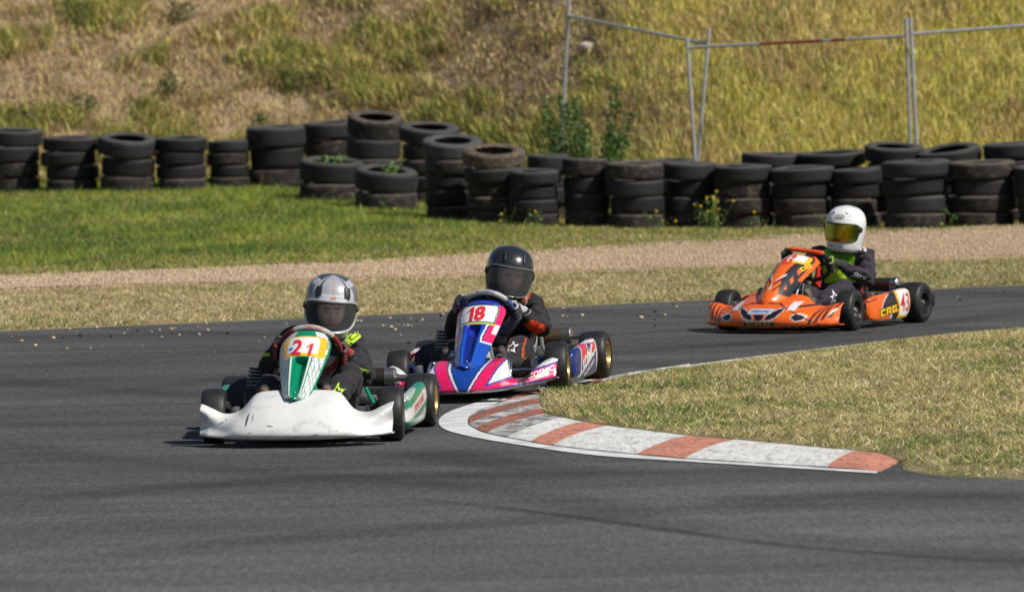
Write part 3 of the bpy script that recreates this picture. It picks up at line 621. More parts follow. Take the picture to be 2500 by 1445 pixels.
# ================================================================== PLANTS
M_leaf = mat('leaves', (1, 1, 1), .55, vcol='Col', trans=.25, spec=.35)
M_stem = mat('green_stem', (.13, .17, .05), .7, noise=(20, .2))
M_pet = mat('yellow_petals', (.75, .56, .02), .6, trans=.15)
M_pet2 = mat('flower_centre', (.45, .28, .02), .8)
def leaf_cloud(P, D, size, C):
    """P points, D directions, two-triangle pointed leaves"""
    nL = len(P); D = D / np.linalg.norm(D, axis=1, keepdims=True); S = np.cross(D, rng.normal(size=(nL, 3))); S /= np.linalg.norm(S, axis=1, keepdims=True) + 1e-9
    Nn = np.cross(D, S); sz = size[:, None]
    V = np.stack([P, P + D * sz * .5 + S * sz * .25 + Nn * sz * .05, P + D * sz - Nn * sz * .06, P + D * sz * .5 - S * sz * .25 + Nn * sz * .05], 1)
    me = npmesh('foliage', V.reshape(-1, 3), np.arange(nL)[:, None] * 4 + [0, 1, 2, 3], 4); setcol(me, np.repeat(C, 4, 0)); return me
def plant(name, base, height, width, nst, nleaf, lsize, cols, label, cat, flowers=0, upright=.75, group=None, ftop=None, fsize=.022):
    root = empty(name, base); sm = MB(); LP = []; LD = []; tips = []
    for k in range(nst):
        a = random.uniform(0, 6.28); r = width * .5 * math.sqrt(random.random()); hh = height * random.uniform(.55, 1.0) if k else height
        b0 = Vector((math.cos(a) * r * .25, math.sin(a) * r * .25, -.01)); tip = Vector((math.cos(a) * r, math.sin(a) * r, hh)); pts = []
        if ftop and k < len(ftop): tip = Vector(ftop[k]) - Vector(base)
        md = b0.lerp(tip, .5) + Vector((random.uniform(-.03, .03), random.uniform(-.03, .03), .04 * height))
        for f in np.linspace(0, 1, 7): pts.append(b0 * (1 - f) ** 2 + md * (2 * f * (1 - f)) + tip * f ** 2)
        sm.tube(pts, [max(.0012, .006 * height * (1.15 - i / 6.5)) for i in range(7)], 5); tips.append(tip)
        for j in range(nleaf):
            f = random.uniform(.05, 1) ** .8; q = b0 * (1 - f) ** 2 + md * (2 * f * (1 - f)) + tip * f ** 2; sp = lsize * 1.6 * (1.15 - f)
            LP.append(q + Vector((random.gauss(0, sp), random.gauss(0, sp), random.gauss(0, sp * .6)))); LD.append((random.gauss(0, 1), random.gauss(0, 1), upright + random.gauss(0, .5)))
    sm.build('stem', M_stem, root)
    LP = np.array([p[:] for p in LP]); C = jitter(np.array(cols)[rng.integers(0, len(cols), len(LP))], .3)
    link('foliage', leaf_cloud(LP, np.array(LD), rng.uniform(.5, 1.1, len(LP)) * lsize, C), M_leaf, root)
    for k in range(flowers):
        t = tips[k % len(tips)] + (Vector((random.uniform(-.03, .03), random.uniform(-.02, .02), random.uniform(-.05, .01))) if k >= len(tips) else Vector())
        fm = MB()
        for p in range(6):
            a = p * PI / 3; d = Vector((math.cos(a), math.sin(a) - .5, math.sin(a) * .5 + .3)).normalized() * fsize; s_ = Vector((-d.y, d.x, 0)).normalized() * fsize * .38
            fm.add([t, t + d * .6 + s_, t + d, t + d * .6 - s_], [(0, 1, 2, 3)])
        f_o = fm.build('flower', M_pet, root, smooth=False); MB().ball(t, fsize * .4, 8).build('flower_centre', M_pet2, f_o)
    return tag(root, label, cat, group)
BG = [(.055, .115, .025), (.09, .16, .035), (.13, .20, .06), (.04, .08, .02)]; OL = [(.10, .12, .035), (.14, .15, .05), (.07, .085, .03)]; LG = [(.15, .28, .06), (.10, .21, .04), (.22, .33, .10)]
def onhill(u, v): return gpt(u, v)
b = at_depth(1440, 400, 57.4); b.z = float(zground(b.x, b.y)); plant('leafy_shrub', b, 1.34, 1.0, 20, 200, .058, BG + LG[:1], 'tall dark green leafy shrub growing behind the tyres at the left fence post', 'shrub')
b = at_depth(1383, 400, 57.6); b.z = float(zground(b.x, b.y)); plant('leafy_shrub', b, 1.08, .26, 8, 110, .055, BG, 'slim dark green shrub climbing the leftmost fence post', 'shrub')
for u, v, h, w, lab in [(205, 300, .34, .30, 'dark green broad leaved weed low on the hillside above the leftmost tyres'), (190, 75, .36, .5, 'dark brushy weed clump high on the hillside near the top left corner'), (425, 60, .34, .55, 'wide dark weed clump at the top of the hillside, left of middle'),
                         (415, 245, .34, .22, 'upright dark weed in the brown patch on the left hillside'), (725, 235, .40, .40, 'olive weed clump in the middle of the hillside above the sixth tyre stack'), (640, 322, .22, .22, 'small green weed poking up behind the sixth tyre stack')]:
    b = onhill(u, v); plant('hillside_weed', b, h, w, 9, 34, .05, BG[:2] + OL, lab, 'weed', group='weeds on the hillside')
for u, v, h, w, lab in [(60, 312, .25, .4, 'scruffy weed peeping over the leftmost tyre stack'), (1010, 175, .22, .3, 'small green tuft on the hillside right of the tallest tyre stack'), (880, 90, .25, .3, 'yellow green tuft high on the hillside above the tallest tyre stack')]:
    b = onhill(u, v); plant('hillside_weed', b, h, w, 7, 30, .05, OL + LG[:1], lab, 'weed', group='weeds on the hillside')
X, Y, R, zb, w, zt = STP['J']; plant('leafy_weed', (X + .0, Y - .05, zt - .16), .20, .30, 6, 16, .055, LG, 'light green weed growing out of the left low tyre stack', 'weed')
X, Y, R, zb, w, zt = STP['K']; plant('leafy_weed', (X + .03, Y - .05, zt - .16), .20, .26, 6, 16, .055, LG, 'light green weed growing out of the right low tyre stack', 'weed')
for u, v, h, lab in [(512, 462, .17, 'bright green weed at the foot of the narrow fifth tyre stack'), (395, 470, .12, 'small bright weed between the third and fourth tyre stacks'), (880, 505, .17, 'bright green weed between the two low tyre stacks')]:
    b = gpt(u, v); plant('leafy_weed', b, h, .12, 5, 10, .045, LG, lab, 'weed')
for u, h, lab in [(643, .20, 'left of two bare seed stalks in front of the sixth tyre stack'), (662, .18, 'right of two bare seed stalks in front of the sixth tyre stack')]:
    b = gpt(u, 466); plant('seed_stalk', b, h, .02, 1, 22, .014, [(.24, .24, .10), (.30, .28, .14)], lab, 'weed')
def fl(u, v, Y): p = at_depth(u, v, Y); return p[:]
def flower_plant(ub, vb, tops, lab, nl=12, group='yellow flowering weeds'):
    b = gpt(ub, vb); plant('flowering_weed', b, .25, .3, len(tops) + 3, nl, .04, LG[:2] + BG[2:3], lab, 'weed', flowers=len(tops), ftop=[fl(u, v, b.y + random.uniform(-.1, .1)) for u, v in tops], group=group)
flower_plant(1735, 574, [(1750, 469), (1727, 484), (1742, 486), (1753, 493), (1697, 501), (1711, 504), (1791, 492), (1729, 517), (1755, 512)], 'tall yellow flowering weed standing in front of the front row tyres', 16)
flower_plant(1228, 568, [(1225, 524), (1222, 541), (1240, 560)], 'small yellow flowering weed below the brown topped tyre stack', 8)
flower_plant(962, 540, [(964, 511), (957, 536), (945, 518)], 'small yellow flowering weed below the right low tyre stack', 9)
flower_plant(1310, 570, [(1309, 519), (1300, 548)], 'small yellow flowering weed below the short tyre stack', 9)
flower_plant(1605, 575, [(1603, 517), (1618, 540), (1650, 541)], 'small yellow flowering weed left of the tall yellow flowers', 8)
flower_plant(1845, 573, [(1842, 519)], 'single stemmed yellow flower right of the tall yellow flowers', 6)
flower_plant(2023, 572, [(2024, 552), (2018, 543)], 'small yellow flowering weed just left of the white helmet', 8)
flower_plant(2305, 571, [(2300, 548)], 'little green and yellow weed right of the white helmet', 9)
WF = [(523, 582, 'below the narrow fifth tyre stack'), (438, 590, 'below the fourth tyre stack from the left'), (497, 627, 'lowest one below the fourth tyre stack'), (480, 604, 'midway up the lawn below the fourth tyre stack'), (300, 632, 'near the gravel below the third tyre stack'), (780, 540, 'below the left low tyre stack'), (1140, 575, 'left of three below the brown topped stack'), (1160, 567, 'middle of three below the brown topped stack'), (1180, 573, 'right of three below the brown topped stack')]
for u, v, w_ in WF:
    b = gpt(u, v); plant('wildflower', b, .09, .05, 2, 3, .03, LG[:2], 'tiny yellow wildflower in the grass, ' + w_, 'flower', flowers=2, group='tiny yellow wildflowers in the grass', fsize=.012)
# pale rock on the slope
b = onhill(1440, 122); rk = MB(); bmr = bmesh.new(); bmesh.ops.create_icosphere(bmr, subdivisions=3, radius=1)
for v_ in bmr.verts:
    n_ = float(fbm(v_.co.x * 1.3 + 5, v_.co.y * 1.3 + v_.co.z, 61)); v_.co = Vector((v_.co.x * .115, v_.co.y * .08, v_.co.z * .055)) * (.7 + .6 * n_)
mr = bpy.data.meshes.new('rock'); bmr.to_mesh(mr); bmr.free(); o = link('rock', mr, mat('pale_rock', (.62, .52, .42), .9, noise=(20, .2)), smooth=True); o.location = b + Vector((0, 0, .03)); tag(o, 'pale flat rock lying on the slope behind the left fence panel', 'rock')
# ================================================================== KART AND DRIVER HELPERS
def catmull(P, t):
    """P (k, ...) control values, t in [0, k-1] array"""
    P = np.asarray(P, float); k = len(P); i = np.clip(np.floor(t).astype(int), 0, k - 2); f = (t - i).reshape((-1,) + (1,) * (P.ndim - 1))
    p0 = P[np.maximum(i - 1, 0)]; p1 = P[i]; p2 = P[i + 1]; p3 = P[np.minimum(i + 2, k - 1)]
    return .5 * (2 * p1 + (-p0 + p2) * f + (2 * p0 - 5 * p1 + 4 * p2 - p3) * f * f + (-p0 + 3 * p1 - 3 * p2 + p3) * f ** 3)
def kinterp(xk, P, x):
    return catmull(P, np.interp(x, xk, np.arange(len(xk))))
def thicken(o, t=.005, off=-1):
    md = o.modifiers.new('thickness', 'SOLIDIFY'); md.thickness = t; md.offset = off; return o
def orient(me, d):
    nr = np.zeros(len(me.polygons) * 3, np.float32); me.polygons.foreach_get('normal', nr)
    if (nr.reshape(-1, 3).mean(0) @ np.array(d, float)) < 0: me.flip_normals()
    return me
def paint(me, fn, name='Col'):
    co = np.zeros(len(me.vertices) * 3, np.float32); me.vertices.foreach_get('co', co); setcol(me, fn(co.reshape(-1, 3)), name)
def bvh_of(me):
    return BVHTree.FromPolygons([v.co.copy() for v in me.vertices], [tuple(p.vertices) for p in me.polygons])
def text2d(txt, w, h, shear=0., bold=0., space=1.0):
    cu = bpy.data.curves.new('t', 'FONT'); cu.body = txt; cu.size = 1; cu.shear = shear; cu.offset = bold; cu.space_character = space; cu.resolution_u = 4
    o = bpy.data.objects.new('t', cu); COL.objects.link(o); dg = bpy.context.evaluated_depsgraph_get(); me = bpy.data.meshes.new_from_object(o.evaluated_get(dg))
    bpy.data.objects.remove(o); bpy.data.curves.remove(cu)
    V = np.array([v.co[:] for v in me.vertices]); lo, hi = V.min(0), V.max(0); sx = w / (hi[0] - lo[0]); sy = h / (hi[1] - lo[1])
    for v in me.vertices: v.co = ((v.co.x - (lo[0] + hi[0]) / 2) * sx, (v.co.y - (lo[1] + hi[1]) / 2) * sy, 0)
    return me
def poly2d(polys):
    bm = bmesh.new()
    for p in polys:
        vs = [bm.verts.new((x, y, 0)) for x, y in p]; bm.faces.new(vs)
    bmesh.ops.triangulate(bm, faces=bm.faces); me = bpy.data.meshes.new('p'); bm.to_mesh(me); bm.free(); return me
def outline2d(pts, w, closed=True):
    """stroke of width w along a polyline"""
    P = [Vector((x, y)) for x, y in pts]; n = len(P); L_ = []; R_ = []
    for i in range(n):
        a = P[i] - P[i - 1] if (closed or i) else P[1] - P[0]; b = P[(i + 1) % n] - P[i] if (closed or i < n - 1) else a
        a.normalize(); b.normalize(); nn = Vector((-(a.y + b.y), a.x + b.x)); l = nn.length
        nn = nn / l if l > 1e-6 else Vector((-a.y, a.x)); k = w / 2 / max(.35, nn.dot(Vector((-a.y, a.x)))); L_.append(P[i] + nn * k); R_.append(P[i] - nn * k)
    return poly2d([[L_[i], L_[(i + 1) % n], R_[(i + 1) % n], R_[i]] for i in range(n if closed else n - 1)])
ONE = [[(-.10, -.5), (.22, -.5), (.22, .5), (-.02, .5), (-.10, .30)], [(-.10, .30), (-.02, .5), (-.36, .24), (-.36, .06)]]
def one2d(w, h, sl=0.): return poly2d([[((x + .07) * w / .58 + sl * y * h, y * h) for x, y in p] for p in ONE])
def decal(name, me2, org, ax, ay, bvh, m, parent, off=.0015, cell=.012, rot=0., back=.25):
    ax = Vector(ax).normalized(); ay = Vector(ay); ay = (ay - ax * ay.dot(ax)).normalized(); d = -ax.cross(ay); org = Vector(org)
    if rot:
        q = Quaternion(-d, rot); ax = q @ ax; ay = q @ ay
    bm = bmesh.new(); bm.from_mesh(me2); V = [v.co for v in bm.verts]
    x0, x1 = min(v.x for v in V), max(v.x for v in V); y0, y1 = min(v.y for v in V), max(v.y for v in V)
    for k in range(1, int((x1 - x0) / cell) + 1): bmesh.ops.bisect_plane(bm, geom=bm.verts[:] + bm.edges[:] + bm.faces[:], plane_co=(x0 + k * cell, 0, 0), plane_no=(1, 0, 0), dist=1e-6)
    for k in range(1, int((y1 - y0) / cell) + 1): bmesh.ops.bisect_plane(bm, geom=bm.verts[:] + bm.edges[:] + bm.faces[:], plane_co=(0, y0 + k * cell, 0), plane_no=(0, 1, 0), dist=1e-6)
    bmesh.ops.triangulate(bm, faces=bm.faces); l0 = {e: e.calc_length() for e in bm.edges}
    for v in bm.verts:
        p = org + ax * v.co.x + ay * v.co.y; hit = bvh.ray_cast(p - d * back, d, 1.5)
        if hit[0] is None: hit = bvh.find_nearest(p)
        nn = hit[1] if hit[1].dot(d) < 0 else -hit[1]
        v.co = hit[0] + nn * off
    bad = [f for f in bm.faces if any(e.calc_length() > 3.2 * l0[e] + .012 for e in f.edges)]
    if bad: bmesh.ops.delete(bm, geom=bad, context='FACES')
    if name.endswith('patch'):  # keep one connected piece
        seen = set(); isl = []
        for f in bm.faces:
            if f in seen: continue
            st_, cur_ = [f], []; seen.add(f)
            while st_:
                g_ = st_.pop(); cur_.append(g_)
                for v in g_.verts:
                    for h_ in v.link_faces:
                        if h_ not in seen: seen.add(h_); st_.append(h_)
            isl.append(cur_)
        if len(isl) > 1:
            isl.sort(key=len); bmesh.ops.delete(bm, geom=[f for q in isl[:-1] for f in q], context='FACES')
    me = bpy.data.meshes.new(name); bm.to_mesh(me); bm.free(); bpy.data.meshes.remove(me2)
    return link(name, me, m, parent)
def remesh(mb, vox, smooth=6, fac=.5):
    me = mb.mesh('r'); o = bpy.data.objects.new('r', me); COL.objects.link(o)
    r = o.modifiers.new('r', 'REMESH'); r.mode = 'VOXEL'; r.voxel_size = vox
    s = o.modifiers.new('s', 'SMOOTH'); s.iterations = smooth; s.factor = fac
    dg = bpy.context.evaluated_depsgraph_get(); out = bpy.data.meshes.new_from_object(o.evaluated_get(dg)); bpy.data.objects.remove(o); bpy.data.meshes.remove(me); return out
def capsule(mb, a, ra, b, rb, seg=16):
    a, b = Vector(a), Vector(b); mb.tube([a, b], [ra, rb], seg); mb.ball(a, ra, seg); mb.ball(b, rb, seg)
# ---- shared paints
def gloss(name, c, rough=.28, coat=.6): return mat(name, c, rough, coat=coat)
M_vgloss = mat('printed_bodywork', (1, 1, 1), .32, vcol='Col', coat=.55, noise=(9, .05), bump=(7, .06, .01))
M_vcloth = mat('suit_fabric', (1, 1, 1), .9, vcol='Col', bump=(240, .25, .002), spec=.2, sheen=.06)
M_slick = mat('slick_tyre_rubber', (.0165, .0165, .0175), .5, noise=(16, .3), bump=(90, .25, .003), spec=.4, dust=((.045, .043, .04), 7, .45, .75))
M_gold = mat('gold_wheel', (.46, .30, .10), .38, .75, noise=(40, .12))
M_blkrim = mat('black_wheel', (.02, .02, .022), .35, .4)
M_chrome = mat('chrome', (.62, .63, .65), .16, 1.0)
M_alloy = mat('cast_alloy', (.36, .365, .37), .42, .85, noise=(30, .15))
M_dark = mat('black_plastic', (.018, .018, .02), .5)
M_steel = mat('brushed_steel', (.40, .38, .35), .35, .95, noise=(25, .15))
M_tank = mat('tank_plastic', (.55, .54, .48), .45, trans=.2)
M_seat = mat('grey_fibreglass', (.28, .285, .28), .45, noise=(8, .12))
M_oilpipe = mat('heat_stained_steel', (.22, .155, .10), .42, .85, noise=(9, .35))
M_finned = mat('dull_finned_alloy', (.26, .26, .265), .45, .6, noise=(20, .2)); M_blackpipe = mat('sooty_steel', (.045, .040, .036), .5, .6, noise=(12, .3))
M_white = mat('white_sticker', (.78, .78, .77), .4); M_red = mat('red_sticker', (.62, .025, .035), .4); M_yel = mat('amber_sticker', (.86, .50, .015), .4)
M_lime = mat('lime_print', (.52, .80, .03), .7); M_wprint = mat('white_print', (.72, .72, .74), .7); M_black = mat('black_sticker', (.012, .012, .014), .45); M_navy = mat('navy_sticker', (.02, .05, .20), .4)
M_rubmark = mat('black_rub_mark', (.03, .03, .03), .8, noise=(60, .5)); M_skin = mat('skin', (1, 1, 1), .5, vcol='Col', spec=.35)
M_orange = mat('orange_print', (.75, .11, .015), .6)
def glass(name, tint, gl, rough=.04, frs=1.25):
    m = bpy.data.materials.new(name); m.use_nodes = True; N = m.node_tree.nodes; L = m.node_tree.links; N.remove(N['Principled BSDF'])
    t = N.new('ShaderNodeBsdfTransparent'); t.inputs[0].default_value = (*tint, 1); g = N.new('ShaderNodeBsdfGlossy'); g.inputs[0].default_value = (*gl, 1); g.inputs['Roughness'].default_value = rough
    f = N.new('ShaderNodeFresnel'); f.inputs[0].default_value = frs; ms = N.new('ShaderNodeMixShader'); L.new(f.outputs[0], ms.inputs[0]); df = N.new('ShaderNodeBsdfDiffuse'); df.inputs[0].default_value = (.5, .52, .55, 1); m2 = N.new('ShaderNodeMixShader'); m2.inputs[0].default_value = .09; L.new(t.outputs[0], m2.inputs[1]); L.new(df.outputs[0], m2.inputs[2])
    L.new(m2.outputs[0], ms.inputs[1]); L.new(g.outputs[0], ms.inputs[2]); L.new(ms.outputs[0], N['Material Output'].inputs[0]); return m
M_visor = glass('clear_visor', (.88, .89, .90), (.9, .92, .95), .05, 1.32)
M_visor2 = glass('smoked_visor', (.72, .75, .79), (.8, .9, 1.0), .05, 1.40)
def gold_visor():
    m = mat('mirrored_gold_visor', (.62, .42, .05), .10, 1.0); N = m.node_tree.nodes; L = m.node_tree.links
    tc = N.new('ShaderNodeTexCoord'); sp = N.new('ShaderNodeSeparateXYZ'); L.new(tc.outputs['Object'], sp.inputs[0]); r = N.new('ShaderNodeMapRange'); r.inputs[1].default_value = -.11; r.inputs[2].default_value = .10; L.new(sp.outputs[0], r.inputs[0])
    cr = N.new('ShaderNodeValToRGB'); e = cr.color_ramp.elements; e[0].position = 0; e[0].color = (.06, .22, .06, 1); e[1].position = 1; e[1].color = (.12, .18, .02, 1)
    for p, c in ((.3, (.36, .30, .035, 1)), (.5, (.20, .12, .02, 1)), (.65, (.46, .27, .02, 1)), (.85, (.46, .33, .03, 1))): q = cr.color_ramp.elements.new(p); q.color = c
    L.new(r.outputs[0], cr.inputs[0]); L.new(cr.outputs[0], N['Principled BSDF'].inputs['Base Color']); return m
M_goldvisor = gold_visor()
STAR = [(0.05, 1.0), (0.26, .34), (.85, .30), (.42, -.08), (.62, -.72), (.1, -.40), (-.22, -1.0), (-.62, -.95), (-.45, -.52), (-.30, -.12), (-.72, .12), (-.20, .30)]
def star2d(size, w): return outline2d([(x * size, y * size) for x, y in STAR], w)
def crg2d(w, h):
    """blocky CRG letters"""
    u = w / 17.0; v = h / 5.0; X = lambda x: (x - 8.5) * u; Y = lambda y: (y - 2.5) * v
    R = lambda x0, y0, x1, y1: [(X(x0), Y(y0)), (X(x1), Y(y0)), (X(x1), Y(y1)), (X(x0), Y(y1))]
    return poly2d([R(0, 0, 1.6, 5), R(1.6, 0, 5, 1.5), R(1.6, 3.5, 5, 5), R(6, 0, 7.6, 5), R(7.6, 3.6, 11, 5), R(9.6, 2.2, 11, 3.6), R(7.6, 1.6, 11, 2.5), [(X(8.6), Y(1.6)), (X(9.8), Y(0)), (X(11.3), Y(0)), (X(10.2), Y(1.6))], R(12, 0, 13.6, 5), R(13.6, 3.5, 17, 5), R(13.6, 0, 17, 1.4), R(15.5, 1.4, 17, 2.8), R(14.6, 2.0, 15.5, 2.8)])
# ================================================================== KART
def kart_wheel(root, x, y, r, w, steer, rimm, side, label=None):
    """wheel > tyre, rim, hub"""
    wh = bpy.data.objects.new('wheel', None); COL.objects.link(wh); wh.parent = root; wh.location = (x, y, r); wh.rotation_euler = (0, 0, steer); wh.empty_display_size = .05
    h = w / 2; rr = .068
    prof = [(-h * .80, rr), (-h * .97, rr + .012), (-h * 1.0, r * .72), (-h * .97, r * .86), (-h * .88, r * .945), (-h * .70, r * .985), (-h * .35, r), (0, r * 1.002), (h * .35, r), (h * .70, r * .985), (h * .88, r * .945), (h * .97, r * .86), (h * 1.0, r * .72), (h * .97, rr + .012), (h * .80, rr), (0, rr + .012)]
    MB().lathe(prof, seg=56, closed=True).build('tyre', M_slick, wh, angle=80)
    rim = MB(); s = side
    rim.lathe([(s * h * .93, rr + .006), (s * h * .93, rr - .004), (s * h * .80, rr - .010), (s * h * .35, rr - .016), (s * h * .25, .045), (s * h * .28, .030), (s * h * .28, .008), (s * h * .24, .006), (-s * h * .3, .008), (-s * h * .9, rr - .006), (-s * h * .93, rr + .006), (0, rr + .004)], seg=40, closed=True)
    rim.build('rim', rimm, wh, angle=50)
    hub = MB(); hub.lathe([(s * h * .2, .026), (s * h * .55, .024), (s * h * .6, .018), (s * h * .85, .012), (s * h * .85, .0)], seg=20)
    for k in range(3):
        a = k * 2.094 + .4; hub.lathe([(s * h * .25, .006), (s * h * .42, .006), (s * h * .44, .003)], c=(0, .038 * math.cos(a), .038 * math.sin(a)), seg=6)
    hub.build('hub', M_alloy, wh)
    return wh
def loft_bumper(xk, secs, nx=200, nt=70):
    """secs: per |x| station list of (y,z) control points, bottom to top"""
    W = xk[-1]; x = np.linspace(-W, W, nx); ax = np.abs(x); S = kinterp(xk, np.array(secs), ax)  # (nx, k, 2)
    t = np.linspace(0, S.shape[1] - 1, nt); Pg = np.zeros((nx, nt, 3))
    for i in range(nx):
        q = catmull(S[i], t); Pg[i, :, 0] = x[i]; Pg[i, :, 1:] = q
    return Pg
def make_kart(K):
    root = empty('go_kart'); tag(root, K['label'], 'go-kart', 'racing go-karts')
    cm = K['frame_mat']
    # --- chassis
    f = MB()
    for s in (-1, 1):
        f.tube(interp3([(s * .20, -.12, .062), (s * .25, -.02, .06), (s * .30, .10, .055), (s * .27, .40, .05), (s * .26, .62, .05), (s * .31, .88, .06), (s * .31, 1.06, .07)], 26), .0145, 12)
        f.tube(interp3([(s * .27, .18, .055), (s * .40, .20, .06), (s * .455, .27, .07), (s * .46, .50, .07), (s * .455, .70, .07), (s * .38, .76, .06), (s * .28, .77, .055)], 24), .011, 10)
    for y, w, z in ((-.10, .20, .062), (.26, .28, .052), (.62, .26, .05), (.86, .30, .06)): f.tube([(-w, y, z), (w, y, z)], .0125, 10)
    f.tube([(.10, -.02, .06), (.03, .16, .30)], .008, 8); f.tube([(-.10, -.02, .06), (-.03, .16, .30)], .008, 8)
    f.tube([(.30, .62, .05), (.21, .72, .20), (.19, .80, .27)], .010, 10); f.tube([(-.30, .62, .05), (-.21, .72, .20), (-.19, .80, .27)], .010, 10)
    f.build('chassis_frame', cm, root)
    c = MB()
    for s in (-1, 1): c.tube(interp3([(s * .21, -.10, .065), (s * .22, -.20, .075), (s * .22, -.27, .11), (s * .215, -.21, .178), (s * .19, -.17, .186), (s * .05, -.165, .188)], 22), .0085, 10)
    c.tube([(-.19, -.165, .187), (.19, -.165, .187)], .0085, 10)
    c.build('front_bumper_bar', M_chrome, root)
    MB().box((0, .22, .038), (.50, .68, .004)).build('floor_tray', M_alloy, root, smooth=False)
    # --- wheels
    for s in (-1, 1):
        kart_wheel(root, s * .422, 0, .129, .118, K['steer'], K['rim'], s); kart_wheel(root, s * .452, .95, .130, .152, 0, K['rim'], s)
        k = MB(); k.box((s * .318, 0, .128), (.032, .05, .085), bev=.006); k.lathe([(0, .013), (s * .075, .012)], c=(s * .325, 0, .129), seg=14); k.lathe([(0, .035), (s * .022, .035), (s * .022, .03)], c=(s * .345, 0, .129), seg=20); k.build('stub_axle', M_alloy, root)
        t = MB(); t.tube([(s * .03, .02, .13), (s * .30, .055, .115)], .006, 8); t.ball((s * .30, .055, .115), .010, 8); t.build('tie_rod', M_chrome, root)
        b = MB(); b.lathe([(0, .006), (0, .066), (s * .006, .066), (s * .006, .006)], c=(s * .352, 0, .129), seg=28); b.build('brake_disc', M_steel, root)
        cp = MB(); cp.box((s * .350, -.062, .155), (.038, .03, .055), Matrix.Rotation(.5, 3, 'X'), .005); cp.build('brake_caliper', K['caliper'], root)
        p = MB(); p.tube(interp3([(s * .08, -.06, .05), (s * .10, -.075, .12), (s * .115, -.08, .20), (s * .145, -.08, .205)], 14), .0065, 8); p.build('pedal', M_alloy, root)
    ax = MB(); ax.lathe([(-.40, .0145), (.40, .0145)], c=(0, .95, .130), seg=18)
    for s in (-1, 1): ax.lathe([(-.02, .026), (.02, .026)], c=(s * .30, .95, .130), seg=18); ax.box((s * .30, .95, .10), (.022, .07, .08), bev=.006)
    ax.build('rear_axle', M_steel, root)
    MB().lathe([(0, .012), (0, .085), (.004, .088), (.004, .012)], c=(-.17, .95, .13), seg=48).build('sprocket', M_steel, root)
    MB().lathe([(0, .015), (0, .075), (.007, .075), (.007, .015)], c=(.12, .95, .13), seg=40).build('rear_brake_disc', M_steel, root)
    rc = MB(); rc.box((.16, .88, .17), (.07, .05, .05), bev=.008); rc.box((.20, .84, .15), (.09, .03, .03), bev=.006); rc.build('rear_brake_caliper', M_alloy, root)
    MB().tube(interp3([(-.44, 1.00, .10), (-.44, 1.13, .12), (-.25, 1.17, .13), (.25, 1.17, .13), (.44, 1.13, .12), (.44, 1.00, .10)], 30), .013, 10).build('rear_bumper_bar', M_dark, root)
    MB().box((0, 1.175, .135), (.98, .035, .09), bev=.012).build('rear_bumper', M_dark, root)
    # --- engine on the picture-left side
    e = MB(); e.box((-.28, .76, .115), (.13, .17, .12), bev=.012); e.box((-.335, .78, .11), (.03, .14, .10), bev=.01)
    eng = e.build('engine', M_alloy, root)
    R35 = Matrix.Rotation(-.25, 3, 'X')
    for k in range(8): MB().box((-.285, .745 - .006 * k, .185 + .0165 * k), (.17 - .008 * abs(k - 2.5), .15, .0065), Matrix.Rotation(-.22, 3, 'X') @ Matrix.Rotation(.025 * (k - 3.5), 3, 'Y'), .002).build('cooling_fin', M_alloy if K['id'] == 2 else M_finned, eng)
    hd = MB(); hd.lathe([(.17, .045), (.315, .045), (.32, .02), (.34, .012), (.34, 0)], c=(-.28, .735, 0), axis='Z', seg=20); hd.build('cylinder_head', M_blackpipe, eng)
    cb = MB(); cb.box((-.28, .645, .17), (.05, .07, .06), bev=.008); cb.lathe([(0, .03), (-.03, .034), (-.09, .045), (-.10, .045), (-.10, 0)], c=(-.28, .62, .17), axis='Y', seg=20); cb.build('carburettor', M_steel, eng)
    if K['id'] == 2:
        for s in (-1, 1):
            mc = MB(); mc.lathe([(-.030, .010), (-.030, .024)] + [q for i in range(6) for q in ((-.026 + .010 * i, .027), (-.020 + .010 * i, .027), (-.019 + .010 * i, .021), (-.0165 + .010 * i, .021))] + [(.036, .024), (.036, .008), (.060, .007), (.060, 0)], c=(s * .125, -.03, .215), seg=22); mc.build('brake_reservoir', M_chrome, root)
    air = MB(); air.box((-.29, .46, .17), (.10, .15, .10), bev=.02)
    for k in range(6): air.box((-.29, .41 + .02 * k, .223), (.085, .006, .012))
    air.build('air_box', M_dark, root)
    # --- exhaust
    ex = MB(); ex.tube(interp3([(-.22, .83, .20), (-.18, .93, .21), (-.08, 1.0, .22), (.04, 1.01, .235)], 18), [.02 + .001 * i for i in range(18)], 14)
    exo = ex.build('exhaust_pipe', M_oilpipe if K['id'] == 2 else M_blackpipe, root)
    MB().lathe([(.04, .03), (.07, .043), (.09, .046), (.27, .046), (.27, .046)], c=(0, 1.0, .24), seg=32).build('silencer_can', K['pipe'], exo)
    MB().lathe([(.268, .0475), (.315, .0475), (.32, .043), (.322, .018), (.322, 0)], c=(0, 1.0, .24), seg=32).build('silencer_cap', M_steel if K['id'] < 3 else M_chrome, exo)
    MB().lathe([(.32, .017), (.372, .017), (.372, .013), (.33, .013)], c=(0, 1.0, .235), seg=24).build('tailpipe', M_steel if K['id'] < 3 else M_chrome, exo)
    br = MB(); br.tube([(.10, .97, .30), (.10, 1.0, .20), (.10, .97, .07)], .006, 8); br.lathe([(-.008, .049), (.008, .049)], c=(.10, 1.0, .24), seg=30); br.build('exhaust_bracket', M_steel, exo)
    # --- seat
    ph = np.linspace(-1, 1, 41); tt = np.linspace(0, 1, 36); Sg = np.zeros((41, 36, 3))
